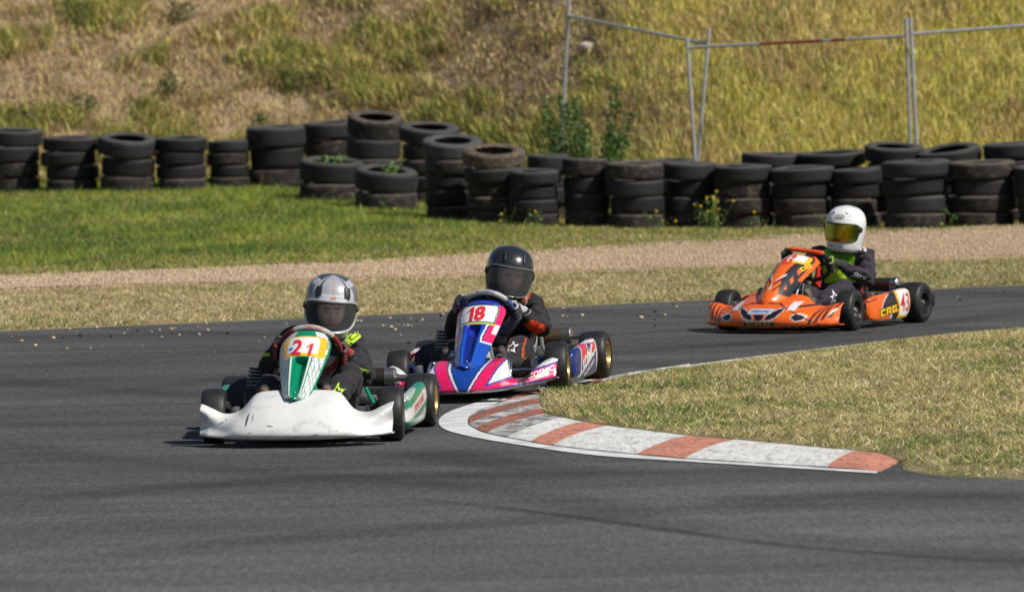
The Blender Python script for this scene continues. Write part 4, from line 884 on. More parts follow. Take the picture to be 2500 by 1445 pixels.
    for i, a in enumerate(ph):
        cl = catmull(np.array([(.46, .085), (.56, .06), (.70, .05), (.80, .075), (.865, .20), (.90, .36)]), tt * 5); wd = np.interp(tt, [0, .3, .6, 1], [.13, .16, .175, .15])
        Sg[i, :, 0] = wd * np.sin(a * PI / 2 * .98); rise = (1 - math.cos(a * PI / 2)) * np.interp(tt, [0, .3, .6, 1], [.07, .15, .17, .06]); fwd = (1 - math.cos(a * PI / 2)) * np.interp(tt, [0, .5, 1], [0, .05, .13])
        Sg[i, :, 1] = cl[:, 0] - fwd; Sg[i, :, 2] = cl[:, 1] + rise
    thicken(link('seat', gridmesh('seat', Sg), K['seat'], root, True), .006)
    tk = MB(); tk.box((0, .20, .125), (.17, .22, .13), bev=.025); tk.lathe([(.19, .03), (.215, .03), (.215, 0)], c=(.0, .18, 0), axis='Z', seg=18); tk.build('fuel_tank', M_tank, root)
    # --- steering
    Cw, ex_, ey_ = WHEEL_C + Vector((0, 0, K.get('wheel_dz', 0))), Vector((1, 0, 0)), WHEEL_UP; nd = ex_.cross(ey_) * -1
    if nd.y < 0: nd = -nd
    MB().tube([(0, .0, .10), Cw - nd * .02], .010, 10).build('steering_column', M_chrome, root)
    sw = bpy.data.objects.new('steering_wheel', None); COL.objects.link(sw); sw.parent = root; sw.empty_display_size = .05
    seg = 96; flat = K.get('flat', 0); ring = MB(); path = []
    for k in range(seg):
        a = 2 * PI * k / seg; r = WHEEL_R
        if flat:
            u_ = math.sin(a); r = WHEEL_R * (1 if u_ < .62 else .62 / u_ + (.06 if u_ < .9 else .05 * u_))
        path.append(Cw + (ex_ * math.cos(a + K['wheel_rot']) + ey_ * math.sin(a + K['wheel_rot'])) * r)
    ring.tube(path, .0145, 14, closed=True); me = ring.mesh('rim_ring')
    def wcol(co):
        q = co - np.array(Cw[:]); th = np.arctan2(q @ np.array(ey_[:]), q @ np.array(ex_[:])) - K['wheel_rot']; th = np.degrees((th + PI) % (2 * PI) - PI)
        lo, hi = K['wheel_top_span']; top = (th > lo) & (th < hi); return np.where(top[:, None], K['wheel_top'], K['wheel_grip'])
    paint(me, wcol); ring_o = link('wheel_rim', me, mat('steering_wheel_grip', (1, 1, 1), .55, vcol='Col', bump=(120, .2, .002)), sw, True)
    sp = MB()
    for a in (0.05, PI - .05, -PI / 2): sp.tube([Cw - nd * .01, Cw + (ex_ * math.cos(a + K['wheel_rot']) + ey_ * math.sin(a + K['wheel_rot'])) * (WHEEL_R - .005)], [.016, .010], 8)
    sp.lathe([(-.012, .04), (.006, .04), (.012, .02), (.012, 0)], c=Cw, axis='Y', seg=20); sp.build('spoke', M_dark, sw)
    if K.get('wheel_text'):
        dirv = ey_ * math.cos(K['wheel_rot'] + 0) - ex_ * math.sin(K['wheel_rot']); cpt = Cw + dirv * WHEEL_R - nd * .002
        axx = ex_ * math.cos(K['wheel_rot']) + ey_ * math.sin(K['wheel_rot'])
        fr = Vector((0, -1, .55)).normalized(); ayv = fr.cross(axx) 
        decal('lettering', text2d(K['wheel_text'][0], .10, .013, bold=.012), cpt, axx, (0, .55, 1), bvh_of(me), K['wheel_text'][1], sw, .001, .008)
    # --- front bumper bodywork
    Pg = loft_bumper(*K['bumper']); me = orient(gridmesh('front_bumper', Pg), (0, -1, .6)); paint(me, K['bumper_paint'])
    bo = thicken(link('front_bumper', me, K.get('bumper_mat', M_vgloss), root, True), .006, -1); bo['label'] = K['bumper_label']; bb = bvh_of(me)
    # --- nose fairing
    F = K['fairing']; na, nh = 72, 110; hh = np.linspace(0, 1, nh); aa = np.linspace(-1, 1, na); Fg = np.zeros((na, nh, 3))
    yc = kinterp(F['h'], np.array(F['y'])[:, None], hh)[:, 0]; zc = kinterp(F['h'], np.array(F['z'])[:, None], hh)[:, 0]; wc = np.interp(hh, np.linspace(0, 1, 41), kinterp(F['h'], np.array(F['w'])[:, None], np.linspace(0, 1, 41))[:, 0]); wc *= np.clip((hh / .10), 0, 1) ** .5 * .86 + .14
    gmx = max(F['groove']); gr = np.interp(hh, [0, .06, .18, .40, .565, .60, 1], [0, 0, .35 * gmx, .9 * gmx, gmx, 0, 0]); wrap = np.interp(hh, F['h'], F['wrap'])
    for i, a in enumerate(aa):
        g_ = np.exp(-(a / .27) ** 4) * gr; ridge = .010 * np.exp(-((abs(a) - .45) / .16) ** 2) * (gr > .001)
        Fg[i, :, 0] = wc * a; Fg[i, :, 1] = yc + wrap * abs(a) ** 2.2 + g_ * .85 - ridge; Fg[i, :, 2] = zc - wrap * .35 * abs(a) ** 2.2 - g_ * .3 + ridge * .4
    me = orient(gridmesh('nose_fairing', Fg), (0, -1, 1)); Aq = np.repeat(aa, nh); Hq = np.tile(hh, na); Xq = Fg[..., 0].ravel()
    setcol(me, K['fairing_paint'](Aq, Hq, Xq)); fo = thicken(link('nose_fairing', me, M_vgloss, root, True), .004, -1); fb = bvh_of(me); fo['label'] = K['fairing_label']
    for (x, h_) in ((0, .16), (-.75, .72), (.75, .72)):
        i = int((x + 1) / 2 * (na - 1)); j = int(h_ * (nh - 1)); MB().ball(Vector(Fg[i, j]) + Vector((0, -.002, .001)), (.0055, .004, .0055), 8).build('bolt', M_chrome, fo)
    # --- side pods
    for s in (-1, 1):
        yk = [.19, .21, .28, .45, .62, .72, .765]; 
        secs = [[(.43, .10), (.448, .10), (.454, .13), (.448, .16), (.43, .16)], [(.42, .07), (.466, .065), (.474, .125), (.466, .178), (.44, .183)], [(.42, .055), (.478, .05), (.486, .13), (.477, .192), (.445, .200)], [(.42, .05), (.482, .045), (.493, .13), (.482, .202), (.448, .211)],
                [(.42, .05), (.486, .045), (.499, .135), (.488, .214), (.452, .223)], [(.43, .055), (.488, .05), (.502, .14), (.492, .222), (.458, .231)], [(.45, .07), (.484, .07), (.500, .14), (.490, .212), (.465, .217)]]
        yy = np.linspace(yk[0], yk[-1], 130); S = kinterp(yk, np.array(secs), yy); Sp = np.zeros((130, 44, 3))
        for i in range(130):
            q = catmull(S[i], np.linspace(0, 4, 44)); Sp[i, :, 0] = s * q[:, 0]; Sp[i, :, 1] = yy[i]; Sp[i, :, 2] = q[:, 1]
        me = orient(gridmesh('side_pod', Sp), (s, 0, 0)); paint(me, lambda co: K['pod_paint'](co))
        so = thicken(link('side_pod', me, M_vgloss, root, True), .005, -1); K['pod_decals'](so, bvh_of(me), s, root)
    K['decals'](root, bo, bb, fo, fb)
    return root
def interp3(pts, n): return [tuple(p) for p in catmull(np.array(pts, float), np.linspace(0, len(pts) - 1, n))]
WHEEL_C, WHEEL_UP, WHEEL_R = Vector((0, .31, .415)), Vector((0, -.60, .80)), .142
# ================================================================== DRIVER
def helmet_surface(az, z, off=0.):
    T = np.array([(-.150, .086, .104, .084), (-.143, .096, .128, .094), (-.125, .104, .145, .102), (-.09, .113, .153, .113), (-.05, .120, .151, .125), (-.01, .124, .146, .133), (.03, .1255, .140, .138), (.07, .120, .127, .131), (.10, .106, .107, .114), (.125, .081, .080, .087), (.138, .052, .050, .056), (.146, .001, .001, .001)])
    rx, rf, rb = [np.interp(z, T[:, 0], T[:, k]) for k in (1, 2, 3)]
    c, s = np.cos(az), np.sin(az)  # az 0 = front (-y)
    ry = np.where(c > 0, rf, rb); p = 2.15; k = (np.abs(s / 1) ** p + np.abs(c) ** p) ** (-1 / p)
    return np.stack([(rx + off) * s * k, -(ry + off) * c * k, z + off * np.clip(z * 6, -1, 1)], -1)
def make_helmet(person, H):
    """helmet > shell pieces"""
    hm = bpy.data.objects.new('helmet', None); COL.objects.link(hm); hm.parent = person; hm.location = H['pos']; hm.rotation_euler = (Matrix.Rotation(H['yaw'], 3, 'Z') @ Matrix.Rotation(H['roll'], 3, 'Y') @ Matrix.Rotation(H['pitch'], 3, 'X')).to_euler(); hm.empty_display_size = .05
    hm['label'] = H['label']; zc, hz, azm, pw = H['ap']
    ti = np.linspace(0, 1, 90); zs = -.150 + .296 * (1 - np.cos(ti * PI)) / 2 * .35 + .296 * ti * .65; zs = np.clip(zs, -.15, .1459); na = 176
    az = np.linspace(-PI, PI, na, endpoint=False); Pg = np.zeros((na, len(zs), 3))
    # smooth table resample
    for j, z in enumerate(zs): Pg[:, j] = helmet_surface(az, np.full(na, z))
    K_ = np.array([1, 4, 6, 4, 1]) / 16.
    for _ in range(6):
        Q = np.pad(Pg, ((0, 0), (2, 2), (0, 0)), 'edge'); Pg[:, 2:-2] = sum(K_[k] * Q[:, k:k + len(zs)] for k in range(5))[:, 2:-2]
    me = gridmesh('shell', Pg, wrapu=True); AZ = np.repeat(az, len(zs)); ZZ = np.tile(zs, na)
    hole = lambda a, z, m=1.0: (np.abs(a / azm) ** pw + np.abs((z - zc) / hz) ** pw) < m
    setcol(me, H['paint'](AZ, ZZ)); bm = bmesh.new(); bm.from_mesh(me); bm.verts.ensure_lookup_table(); hv = hole(AZ, ZZ)
    bb = BVHTree.FromBMesh(bm)
    bmesh.ops.delete(bm, geom=[f for f in bm.faces if all(hv[v.index] for v in f.verts)], context='FACES'); bm.to_mesh(me); bm.free()
    sh = thicken(link('shell', me, mat('helmet_paint', (1, 1, 1), H['rough'], vcol='Col', coat=H['coat'], metal=H.get('metal', 0)), hm, True), .006)
    lin_ = Pg * np.array([.93, .93, .95]); ml = gridmesh('liner', lin_, wrapu=True); bm = bmesh.new(); bm.from_mesh(ml); bm.verts.ensure_lookup_table()
    bmesh.ops.delete(bm, geom=[f for f in bm.faces if all(hv[v.index] for v in f.verts)], context='FACES'); bm.to_mesh(ml); bm.free(); link('liner', ml, M_dark, hm, True)
    th = np.linspace(0, 2 * PI, 120, endpoint=False); ca, sa = np.cos(th), np.sin(th)
    def edge(mg, off):
        a = azm * mg * np.sign(ca) * np.abs(ca) ** (2 / pw); z = zc + hz * mg * np.sign(sa) * np.abs(sa) ** (2 / pw); return [Vector(p) for p in helmet_surface(a, z, off)]
    MB().tube(edge(1.0, .001), H.get('trim_r', .0055), 8, closed=True).build('visor_gasket', H['trim'], hm)
    if H.get('trim2'): MB().tube(edge(1.10, .0055), H.get('trim2_r', .0042), 8, closed=True).build('visor_frame', H['trim2'], hm)
    p = np.linspace(-1, 1, 80); q = np.linspace(-1, 1, 30); Vg = np.zeros((80, 30, 3)); e = max(pw, 4)
    for i, a in enumerate(p): Vg[i] = helmet_surface(np.full(30, a * azm * 1.10), zc + hz * 1.10 * (1 - min(abs(a), .999) ** e) ** (1 / e) * q, .0055)
    link('visor', gridmesh('visor', Vg), H['visor'], hm, True)
    for s in (-1, 1):
        pv = helmet_surface(np.array([s * azm * 1.13]), np.array([zc + hz * .35]), .006)[0]; d = Vector((pv[0], pv[1], 0)).normalized()
        kn = MB(); kn.lathe([(-.006, .020), (.004, .019), (.007, .013), (.007, 0)], seg=18); ko = kn.build('visor_pivot', H['pivot'], hm); ko.location = pv; ko.rotation_euler = d.to_track_quat('X', 'Z').to_euler()
    MB().tube([Vector(v) for v in helmet_surface(th - PI, np.full(120, -.147), .001)], .006, 8, closed=True).build('edge_trim', M_dark, hm)
    for c, d, rz, m in H.get('vents', []):
        pv = helmet_surface(np.array([c[0]]), np.array([c[1]]), .003)[0]; n_ = Vector((pv[0], pv[1], pv[2] * .9)).normalized(); o = MB().box((0, 0, 0), d, bev=min(d) * .35).build('vent', m, hm); o.location = pv; o.rotation_euler = (n_.to_track_quat('Y', 'Z').to_matrix() @ Matrix.Rotation(rz, 3, 'Y')).to_euler()
    H.get('decals', lambda *a: None)(hm, bb)
    return hm
def make_head(person, pos, yaw, roll, pitch, look=0.):
    hd = bpy.data.objects.new('face', None); 
    nu, nv = 120, 100; U = np.linspace(-PI, PI, nu, endpoint=False); Vv = np.linspace(-PI / 2 + .02, PI / 2 - .02, nv); A, E = np.meshgrid(U, Vv, indexing='ij')
    x = np.cos(E) * np.sin(A); y = -np.cos(E) * np.cos(A); z = np.sin(E); P = np.stack([x * .070, y * .086, z * .105], -1); front = np.clip(-y, 0, 1)
    P[..., 0] *= 1 - .18 * np.clip(-z, 0, 1)  # jaw
    def bump(cx, cz, sx, sz, amt):
        g_ = amt * np.exp(-((P0[..., 0] - cx) / sx) ** 2 - ((P0[..., 2] - cz) / sz) ** 2) * (y < 0); P[..., 1] -= g_
    P0 = P.copy()
    bump(0, -.022, .011, .014, .020); bump(0, -.006, .008, .022, .010); bump(0, .018, .05, .012, .006); bump(0, -.052, .020, .008, .006); bump(0, -.088, .02, .014, .008)
    for s in (-1, 1): bump(s * .029, .006, .016, .012, -.008); bump(s * .038, -.026, .018, .016, .006)
    C = np.zeros(P.shape) + np.array([.66, .40, .29]); X, Z = P0[..., 0], P0[..., 2]
    m = lambda cond, col: C.__setitem__(cond, np.array(col))
    cheek = (((np.abs(X) - .036) / .02) ** 2 + ((Z + .03) / .016) ** 2 < 1) & (y < 0); C[cheek] = (.68, .34, .25)
    for s in (-1, 1): m((((X - s * .029) / .019) ** 2 + ((Z - .025 + .06 * np.abs(np.abs(X) - .029)) / .0045) ** 2 < 1) & (y < 0), (.10, .055, .03))
    m(((X / .023) ** 2 + ((Z + .054) / .0065) ** 2 < 1) & (y < 0), (.50, .14, .12)); m((Z > .055) | (y > .25), (.05, .03, .02))
    me = gridmesh('face', P, wrapu=True); setcol(me, C.reshape(-1, 3)); o = link('face', me, M_skin, person, True)
    o.location = pos; o.rotation_euler = (Matrix.Rotation(yaw, 3, 'Z') @ Matrix.Rotation(roll, 3, 'Y') @ Matrix.Rotation(pitch, 3, 'X')).to_euler()
    for s in (-1, 1):
        e = MB().ball((s * .029, -.068, .004), (.0115, .0105, .0052), 16).build('eye', mat('eye_white', (.42, .40, .38), .25), o)
        MB().ball((s * .029 + look, -.0772, .0045), (.0052, .002, .0046), 12).build('iris', mat('iris', (.05, .03, .02), .2), o)
    return o
def make_glove(person, th, wheel_rot, col, elbow, dz=0.):
    ex_, ey_ = Vector((1, 0, 0)), WHEEL_UP; nd = ex_.cross(ey_); nd = nd if nd.y > 0 else -nd
    a = th + wheel_rot; er = ex_ * math.cos(a) + ey_ * math.sin(a); et = ey_ * math.cos(a) - ex_ * math.sin(a); Q = WHEEL_C + Vector((0, 0, dz)) + er * WHEEL_R
    mb = MB(); s = 1 if er.x > 0 else -1
    for i in range(4):
        off = .030 - .0195 * i; L_ = [.95, 1.05, 1.0, .82][i]; pts = []
        for k in range(9):
            ph = math.radians(112 - k / 8 * 205 * L_); rr = .0255 + .003 * math.cos(k)
            pts.append(Q + et * (off + .004 * k / 8) + (er * math.cos(ph) + nd * math.sin(ph)) * rr)
        mb.tube(pts, [.0105, .0105, .0105, .010, .010, .0095, .0092, .009, .008], 10); mb.ball(pts[-1], .008, 10)
    pts = [Q + et * (.034 + .006 * k) * 1 + (er * math.cos(math.radians(115 + 24 * k)) + nd * math.sin(math.radians(115 + 24 * k))) * .027 for k in range(5)]
    mb.tube(pts, [.0125, .012, .011, .010, .009], 10); mb.ball(pts[-1], .009, 10)
    M3 = Matrix((et, er, nd)).transposed(); pc = Q + nd * .030 + er * .006; mb.ball(pc, (.044, .030, .019), 18, M3)
    wr = pc + (Vector(elbow) - pc).normalized() * .055 + nd * .012
    capsule(mb, pc + nd * .004, .026, wr, .025); capsule(mb, wr, .0285, wr + (Vector(elbow) - wr).normalized() * .02, .030)
    mb.v = [tuple(Q + (Vector(v) - Q) * 1.16) for v in mb.v]
    me = remesh(mb, .0036, 3, .4); nq = np.array(Q[:]); n_er, n_nd, n_et = [np.array(v[:]) for v in (er, nd, et)]
    def pc_(co):
        q = co - nq; o_ = q @ n_et; an = np.degrees(np.arctan2(q @ n_nd, q @ n_er)); C = np.tile(np.array(col[0]), (len(co), 1))
        back = (q @ n_nd > .030) ; seam = np.abs(((o_ + .04) / .0195) % 1 - .5) < .10; C[seam & (an > -60) & (an < 100)] = col[1]; C[(an < -35) & (an > -62) & ~seam] = col[2]
        C[back & (np.abs(o_) < .028)] = col[3]; return C
    paint(me, pc_); o = link('glove', me, M_vcloth, person, True); return wr, Q
def make_driver(D, root_m):
    p = empty('person'); tag(p, D['label'], 'person', 'kart drivers')
    J = {k: Vector(v) for k, v in D['joints'].items()}; mb = MB()
    wl, _ = make_glove(p, PI + D['hl'], D['wheel_rot'], D['glove'], J['el'], D.get('wheel_dz', 0)); wr, _ = make_glove(p, D['hr'], D['wheel_rot'], D['glove'], J['er'], D.get('wheel_dz', 0))
    # torso
    pel, ch, nk = J['pelvis'], J['chest'], J['neck']
    ax_ = (ch - pel).normalized(); sh = (J['sr'] - J['sl']).normalized(); fr = sh.cross(ax_).normalized(); sh = ax_.cross(fr).normalized(); M3 = Matrix((sh, fr, ax_)).transposed()
    mb.ball(pel, (.150, .115, .10), 24, M3); mb.ball(pel.lerp(ch, .45), (.138, .108, .13), 24, M3); mb.ball(ch, (.160, .118, .125), 24, M3); mb.ball(ch + ax_ * .045, (.150, .10, .085), 24, M3)
    capsule(mb, ch + ax_ * .06, .075, nk, .058); mb.tube([nk - ax_ * .01, nk + (J['head'] - nk) * .35], [.066, .060], 18)
    for s, e, w in (('sl', 'el', wl), ('sr', 'er', wr)):
        capsule(mb, ch.lerp(J[s], .45) + ax_ * .03, .075, J[s], .064); capsule(mb, J[s], .064, J[s].lerp(J[e], .5), .055); capsule(mb, J[s].lerp(J[e], .5), .055, J[e], .050)
        capsule(mb, J[e], .050, J[e].lerp(w, .45), .046); capsule(mb, J[e].lerp(w, .45), .046, w, .0335)
    for h, k, a in (('hl', 'kl', 'al'), ('hr', 'kr', 'ar')):
        capsule(mb, J[h], .092, J[h].lerp(J[k], .5), .080); capsule(mb, J[h].lerp(J[k], .5), .080, J[k], .064); capsule(mb, J[k], .062, J[k].lerp(J[a], .4), .060); capsule(mb, J[k].lerp(J[a], .4), .060, J[a], .043)
    me = remesh(mb, .0075, 7, .5)
    # fabric folds
    n = len(me.vertices); co = np.zeros(n * 3, np.float32); me.vertices.foreach_get('co', co); co = co.reshape(-1, 3).astype(float); nr = np.zeros(n * 3, np.float32); me.vertex_normals.foreach_get('vector', nr); nr = nr.reshape(-1, 3)
    f1 = fbm(co[:, 0] * 14 + co[:, 1] * 9, co[:, 2] * 26 + co[:, 1] * 8, 71, 3) - .5; f2 = 1 - 2 * np.abs(fbm(co[:, 0] * 9 - co[:, 2] * 13, co[:, 1] * 15 + co[:, 2] * 6, 72, 2) - .5)
    amp = np.zeros(n)
    for jn in ('el', 'er', 'kl', 'kr', 'sl', 'sr', 'hl', 'hr', 'al', 'ar'): amp += np.exp(-(np.linalg.norm(co - np.array(J[jn][:]), axis=1) / .11) ** 2)
    co += nr * ((f1 * .020 + (f2 - .8) * .026) * (.45 + np.clip(amp, 0, 1)))[:, None]; me.vertices.foreach_set('co', co.astype(np.float32).ravel()); me.update()
    paint(me, lambda c: D['paint'](c, J)); bo = link('body', me, M_vcloth, p, True); bo['label'] = D['body_label']
    # shoes
    for a, s in (('al', -1), ('ar', 1)):
        A = J[a]; sm = MB(); hl = A + Vector((0, -.02, -.055)); toe = A + Vector((s * .012, -.095, .105)); sm.ball(hl, (.032, .036, .034), 16); capsule(sm, hl + Vector((0, -.012, .02)), .030, hl.lerp(toe, .6), .034); capsule(sm, hl.lerp(toe, .55), .036, toe, .027); capsule(sm, A + Vector((0, .01, .02)), .040, hl + Vector((0, 0, .02)), .034)
        ms = remesh(sm, .005, 4, .4); d_ = np.array((toe - hl).normalized()[:]); nf = np.cross(d_, [1, 0, 0]); nf = nf if nf[1] < 0 else -nf; h0 = np.array(hl[:])
        paint(ms, lambda c: np.where((((c - h0) @ nf) > .012)[:, None], D['sole'], D['shoe'])); link('shoe', ms, mat('shoe_suede', (1, 1, 1), .85, vcol='Col', noise=(40, .25)), p, True)
    # collar
    cdir = (J['head'] - nk).normalized(); tq = cdir.to_track_quat('Z', 'Y').to_matrix(); col = MB(); col.lathe([(-.03, .080), (.0, .078), (.022, .071), (.03, .066), (.02, .060), (-.02, .060)], axis='Z', seg=36, closed=True); co_ = col.build('neck_collar', D['collar'], p); co_.location = nk + cdir * .01; co_.rotation_euler = tq.to_euler()
    if D.get('face'):
        make_head(p, Vector(D['helmet']['pos']) + Vector(D['face'].get('off', (0, 0, 0))), *D['face']['rot'], look=D['face'].get('look', 0))
    hm = make_helmet(p, D['helmet']); D['decals'](p, bo, bvh_of(me), J)
    return p
# ================================================================== THE THREE KARTS
R_ = math.radians
def arr(n, c): return np.tile(np.array(c, float), (n, 1))
def line_d(x, y, a, b):
    a = np.array(a, float); b = np.array(b, float); d = b - a; L_ = np.hypot(*d); return ((x - a[0]) * d[1] - (y - a[1]) * d[0]) / L_
def place(o, u, v, yaw, roll=0., dz=0.):
    p = gp(u, v); o.location = (p.x, p.y, dz); o.rotation_euler = (Matrix.Rotation(-yaw, 3, 'Z') @ Matrix.Rotation(-roll, 3, 'Y')).to_euler()
WHT, BLK = (.74, .74, .73), (.014, .014, .016)
nodec = lambda *a: None
# ---------------------------------------------------------------- kart 21 : white, green
def b1_paint(co):
    C = arr(len(co), (.70, .70, .685)); x, y, z = co.T
    d = np.hypot((x - .095) / .085, (z - .085) / .040); n = fbm(x * 60, z * 60, 81, 3); ring = np.exp(-((d - .85) / .30) ** 2) * np.clip((n - .42) * 5, 0, 1); C *= (1 - .24 * ring)[:, None]
    sm = fbm(x * 9, z * 16 + y * 5, 82, 4); C *= (1 - .20 * np.clip((sm - .56) * 5, 0, 1))[:, None]
    st = (fbm(x * 6 + z * 40, y * 4, 83, 3) > .66); C[st] *= .88
    low = np.clip((.055 - z) / .02, 0, 1) * (fbm(x * 30, y * 30, 84, 2) > .5); C *= (1 - .3 * low)[:, None]; return C
def f1_paint(A, H, X):
    n = len(A); G_, DG, W_ = np.array((.0, .235, .115)), (.005, .15, .08), np.array((.66, .72, .70)); C = arr(n, W_); a = np.abs(A)
    w = np.mod(H * 9 + a * 5.0 + .25 * np.sin(a * 9 + H * 14), 1); C[(w < .20)] = (.08, .36, .28); w2 = np.mod(H * 4.3 - a * 6 + .2 * np.sin(H * 20), 1); C[w2 < .10] = (.42, .10, .10)
    C[a < .52] = G_; C[(a > .36) & (a < .45) & (H < .62)] = WHT; C[(a > .93) | (H < .06)] = G_
    pl = (H > .61) & (H < .885) & (a < .86 + .0 * H); C[pl] = (.86, .47, .01); C[(H > .645) & (H < .87) & (a < .62)] = (.80, .80, .79); C[(H > .885) & (a < .5)] = G_; C[(H > .90) & (a > .5)] = W_ * .95; return C
def p1_paint(co):
    x, y, z = co.T; C = arr(len(co), (.60, .64, .61)); q = np.mod(y * 16 + z * 34 + .8 * fbm(y * 12, z * 12, 85), 1); C[q < .22] = (.02, .33, .20); q2 = np.mod(y * 21 - z * 25, 1); C[q2 < .10] = (.45, .09, .09); q3 = np.mod(-y * 13 + z * 40, 1); C[q3 < .07] = (.05, .06, .05)
    b = z - .18 - (y - .4) * .15; C[np.abs(b) < .017] = (.0, .24, .12); C[np.abs(z - .083 - (y - .4) * .15) < .015] = (.0, .24, .12); C[np.abs(z - .13 - (y - .4) * .15) < .026] = (.74, .74, .72); return C
def p1_dec(so, bv, s, root):
    if s > 0: decal('lettering', text2d('TONY KART', .30, .034, bold=.02), (.6, .50, .145), (0, 1, .15), (0, 0, 1), bv, M_red, so)
def d1(root, bo, bb, fo, fb):
    decal('number_sticker', text2d('2', .050, .066, bold=.035), (-.026, 0, .444), (1, 0, -.06), (0, 0, 1), fb, M_red, fo, .0018, .01)
    decal('number_sticker', one2d(.026, .052), (.034, 0, .434), (1, 0, -.12), (.12, 0, 1), fb, M_red, fo, .0018, .01)
    decal('logo', poly2d([[(-.011, -.004), (.004, -.007), (.011, .004), (-.002, .007)]]), (-.055, 0, .437), (1, 0, 0), (0, 0, 1), fb, mat('blue_sticker', (.02, .16, .62), .4), fo, .002, .02)
    decal('rub_mark', poly2d([[(-.012, -.030), (-.004, -.022), (.006, .006), (.012, .030), (.004, .022), (-.006, .0)]]), (-.212, -.5, .130), (1, 0, .15), (0, 0, 1), bb, M_rubmark, bo, .0008, .006)
    decal('rub_mark', poly2d([[(.0, -.018), (.006, .0), (.010, .018), (.003, .010)]]), (-.190, -.5, .136), (1, 0, .15), (0, 0, 1), bb, M_rubmark, bo, .0008, .006)
    rs = random.Random(5)
    for q in range(5):
        L_ = rs.uniform(.012, .045); th = rs.uniform(-.9, .9); w_ = rs.uniform(.0012, .0028); c_, s_ = math.cos(th) * L_ / 2, math.sin(th) * L_ / 2
        decal('scratch', poly2d([[(-c_, -s_), (0, -w_), (c_, s_), (0, w_)]]), (rs.choice((-1, 1)) * rs.uniform(.05, .40), -.5, rs.uniform(.06, .13)), (1, 0, 0), (0, 0, 1), bb, M_rubmark, bo, .0008, .01)
    decal('rub_mark', poly2d([[(-.016, -.004), (.0, -.008), (.016, -.002), (.010, .004), (-.004, .003)]]), (.115, -.5, .062), (1, 0, 0), (0, 0, 1), bb, mat('grey_scuff', (.30, .30, .29), .8), bo, .0008, .006)
XK1 = [0, .12, .20, .27, .34, .41, .456]
S1 = [[(-.26, .03), (-.405, .04), (-.425, .085), (-.31, .190), (-.14, .252)], [(-.26, .03), (-.400, .04), (-.420, .085), (-.31, .190), (-.14, .253)], [(-.25, .032), (-.388, .042), (-.403, .085), (-.30, .180), (-.14, .238)], [(-.25, .034), (-.368, .044), (-.376, .082), (-.31, .138), (-.18, .166)],
      [(-.24, .038), (-.340, .047), (-.322, .080), (-.288, .126), (-.20, .152)], [(-.20, .044), (-.298, .051), (-.268, .092), (-.258, .150), (-.19, .180)], [(-.17, .050), (-.252, .056), (-.212, .112), (-.230, .170), (-.175, .197)]]
FA1 = dict(h=[0, .15, .4, .7, .85, 1], y=[-.300, -.265, -.15, .02, .11, .18], z=[.222, .252, .330, .438, .484, .515], w=[.044, .066, .092, .119, .116, .080], groove=[0, .020, .058, .060, 0, 0], wrap=[.04, .06, .075, .085, .075, .05])
M_kgreen = mat('green_frame_paint', (.0, .26, .13), .3, coat=.5)
K1 = dict(id=1, label='go-kart number 21 with scuffed white front bumper and green nose, nearest the camera', frame_mat=M_kgreen, steer=R_(5), rim=M_gold, caliper=M_blackpipe, pipe=M_blackpipe, seat=mat('red_seat_shell', (.30, .035, .025), .5),
          wheel_rot=R_(-13), wheel_top=(.42, .41, .39), wheel_grip=(.20, .022, .016), wheel_top_span=(52, 128), wheel_text=('TONY KART', M_red), bumper=(XK1, S1), bumper_paint=b1_paint, bumper_label='plain white plastic front bumper with black scuffs', bumper_mat=mat('scuffed_white_plastic', (1, 1, 1), .42, vcol='Col', spec=.45, noise=(6, .05), bump=(5, .12, .02)),
          fairing=FA1, fairing_paint=f1_paint, fairing_label='green and white nose fairing with yellow plate numbered 21', pod_paint=p1_paint, pod_decals=p1_dec, decals=d1)
# ---------------------------------------------------------------- kart 18 : pink, blue, white
PNK, BLU, NVY = (.78, .012, .125), (.008, .060, .34), (.006, .022, .15)
def b2_paint(co):
    x, y, z = co.T; a = np.abs(x); C = arr(len(co), WHT); n = len(co)
    edge = .005 + (z - .035) * .56  # V half width
    top = .145 + .0 * z; pe = .105 + (z - .05) * .55
    C[(a < pe)] = PNK; C[(a >= pe) & (a < pe + .010)] = BLU
    lo = .040 + .12 * np.clip(a - .10, 0, 1); hi = .066 + .27 * np.clip(a - .12, 0, 1); st = (a >= pe - .004)
    C[st & (z < hi + .009) & (z > lo - .004)] = BLU; C[st & (z < hi) & (z > lo + .005)] = PNK; C[st & (z <= lo - .004)] = WHT
    C[a < edge + .028] = NVY; C[a < edge + .021] = WHT; C[a < edge + .009] = NVY; C[a < edge] = BLU
    C[z < .042] = (.50, .47, .42); return C * (1 - .10 * (fbm(x * 12, z * 20, 91) > .6))[:, None]
def f2_paint(A, H, X):
    n = len(A); a = np.abs(A); C = arr(n, (.004, .065, .42)); C[(a < .26) & (H > .12)] = (.004, .018, .20); C[(a < .5) & (H > .5) & (A < 0)] = (.012, .03, .36)
    pk = (a > .60 - .0 * H) & (H > .40); zig = .60 + .18 * np.abs(np.mod(H * 3.2, 1) - .5)
    C[(a > zig - .12) & (H > .40)] = WHT; C[(a > zig - .06) & (H > .42)] = NVY; C[(a > zig) & (H > .43)] = PNK; C[(a > .82) & (H > .52) & (H < .62)] = WHT
    pl = (H > .60) & (H < .90) & (a < .80); C[pl] = (.02, .22, .14); C[(H > .605) & (H < .62) & (a < .8)] = (.70, .52, .03); C[(H > .635) & (H < .875) & (a < .72)] = (.76, .76, .75); C[(H > .875) & (H < .90) & (a < .6)] = BLK; C[H > .905] = (.012, .035, .38); C[H < .03] = NVY; return C
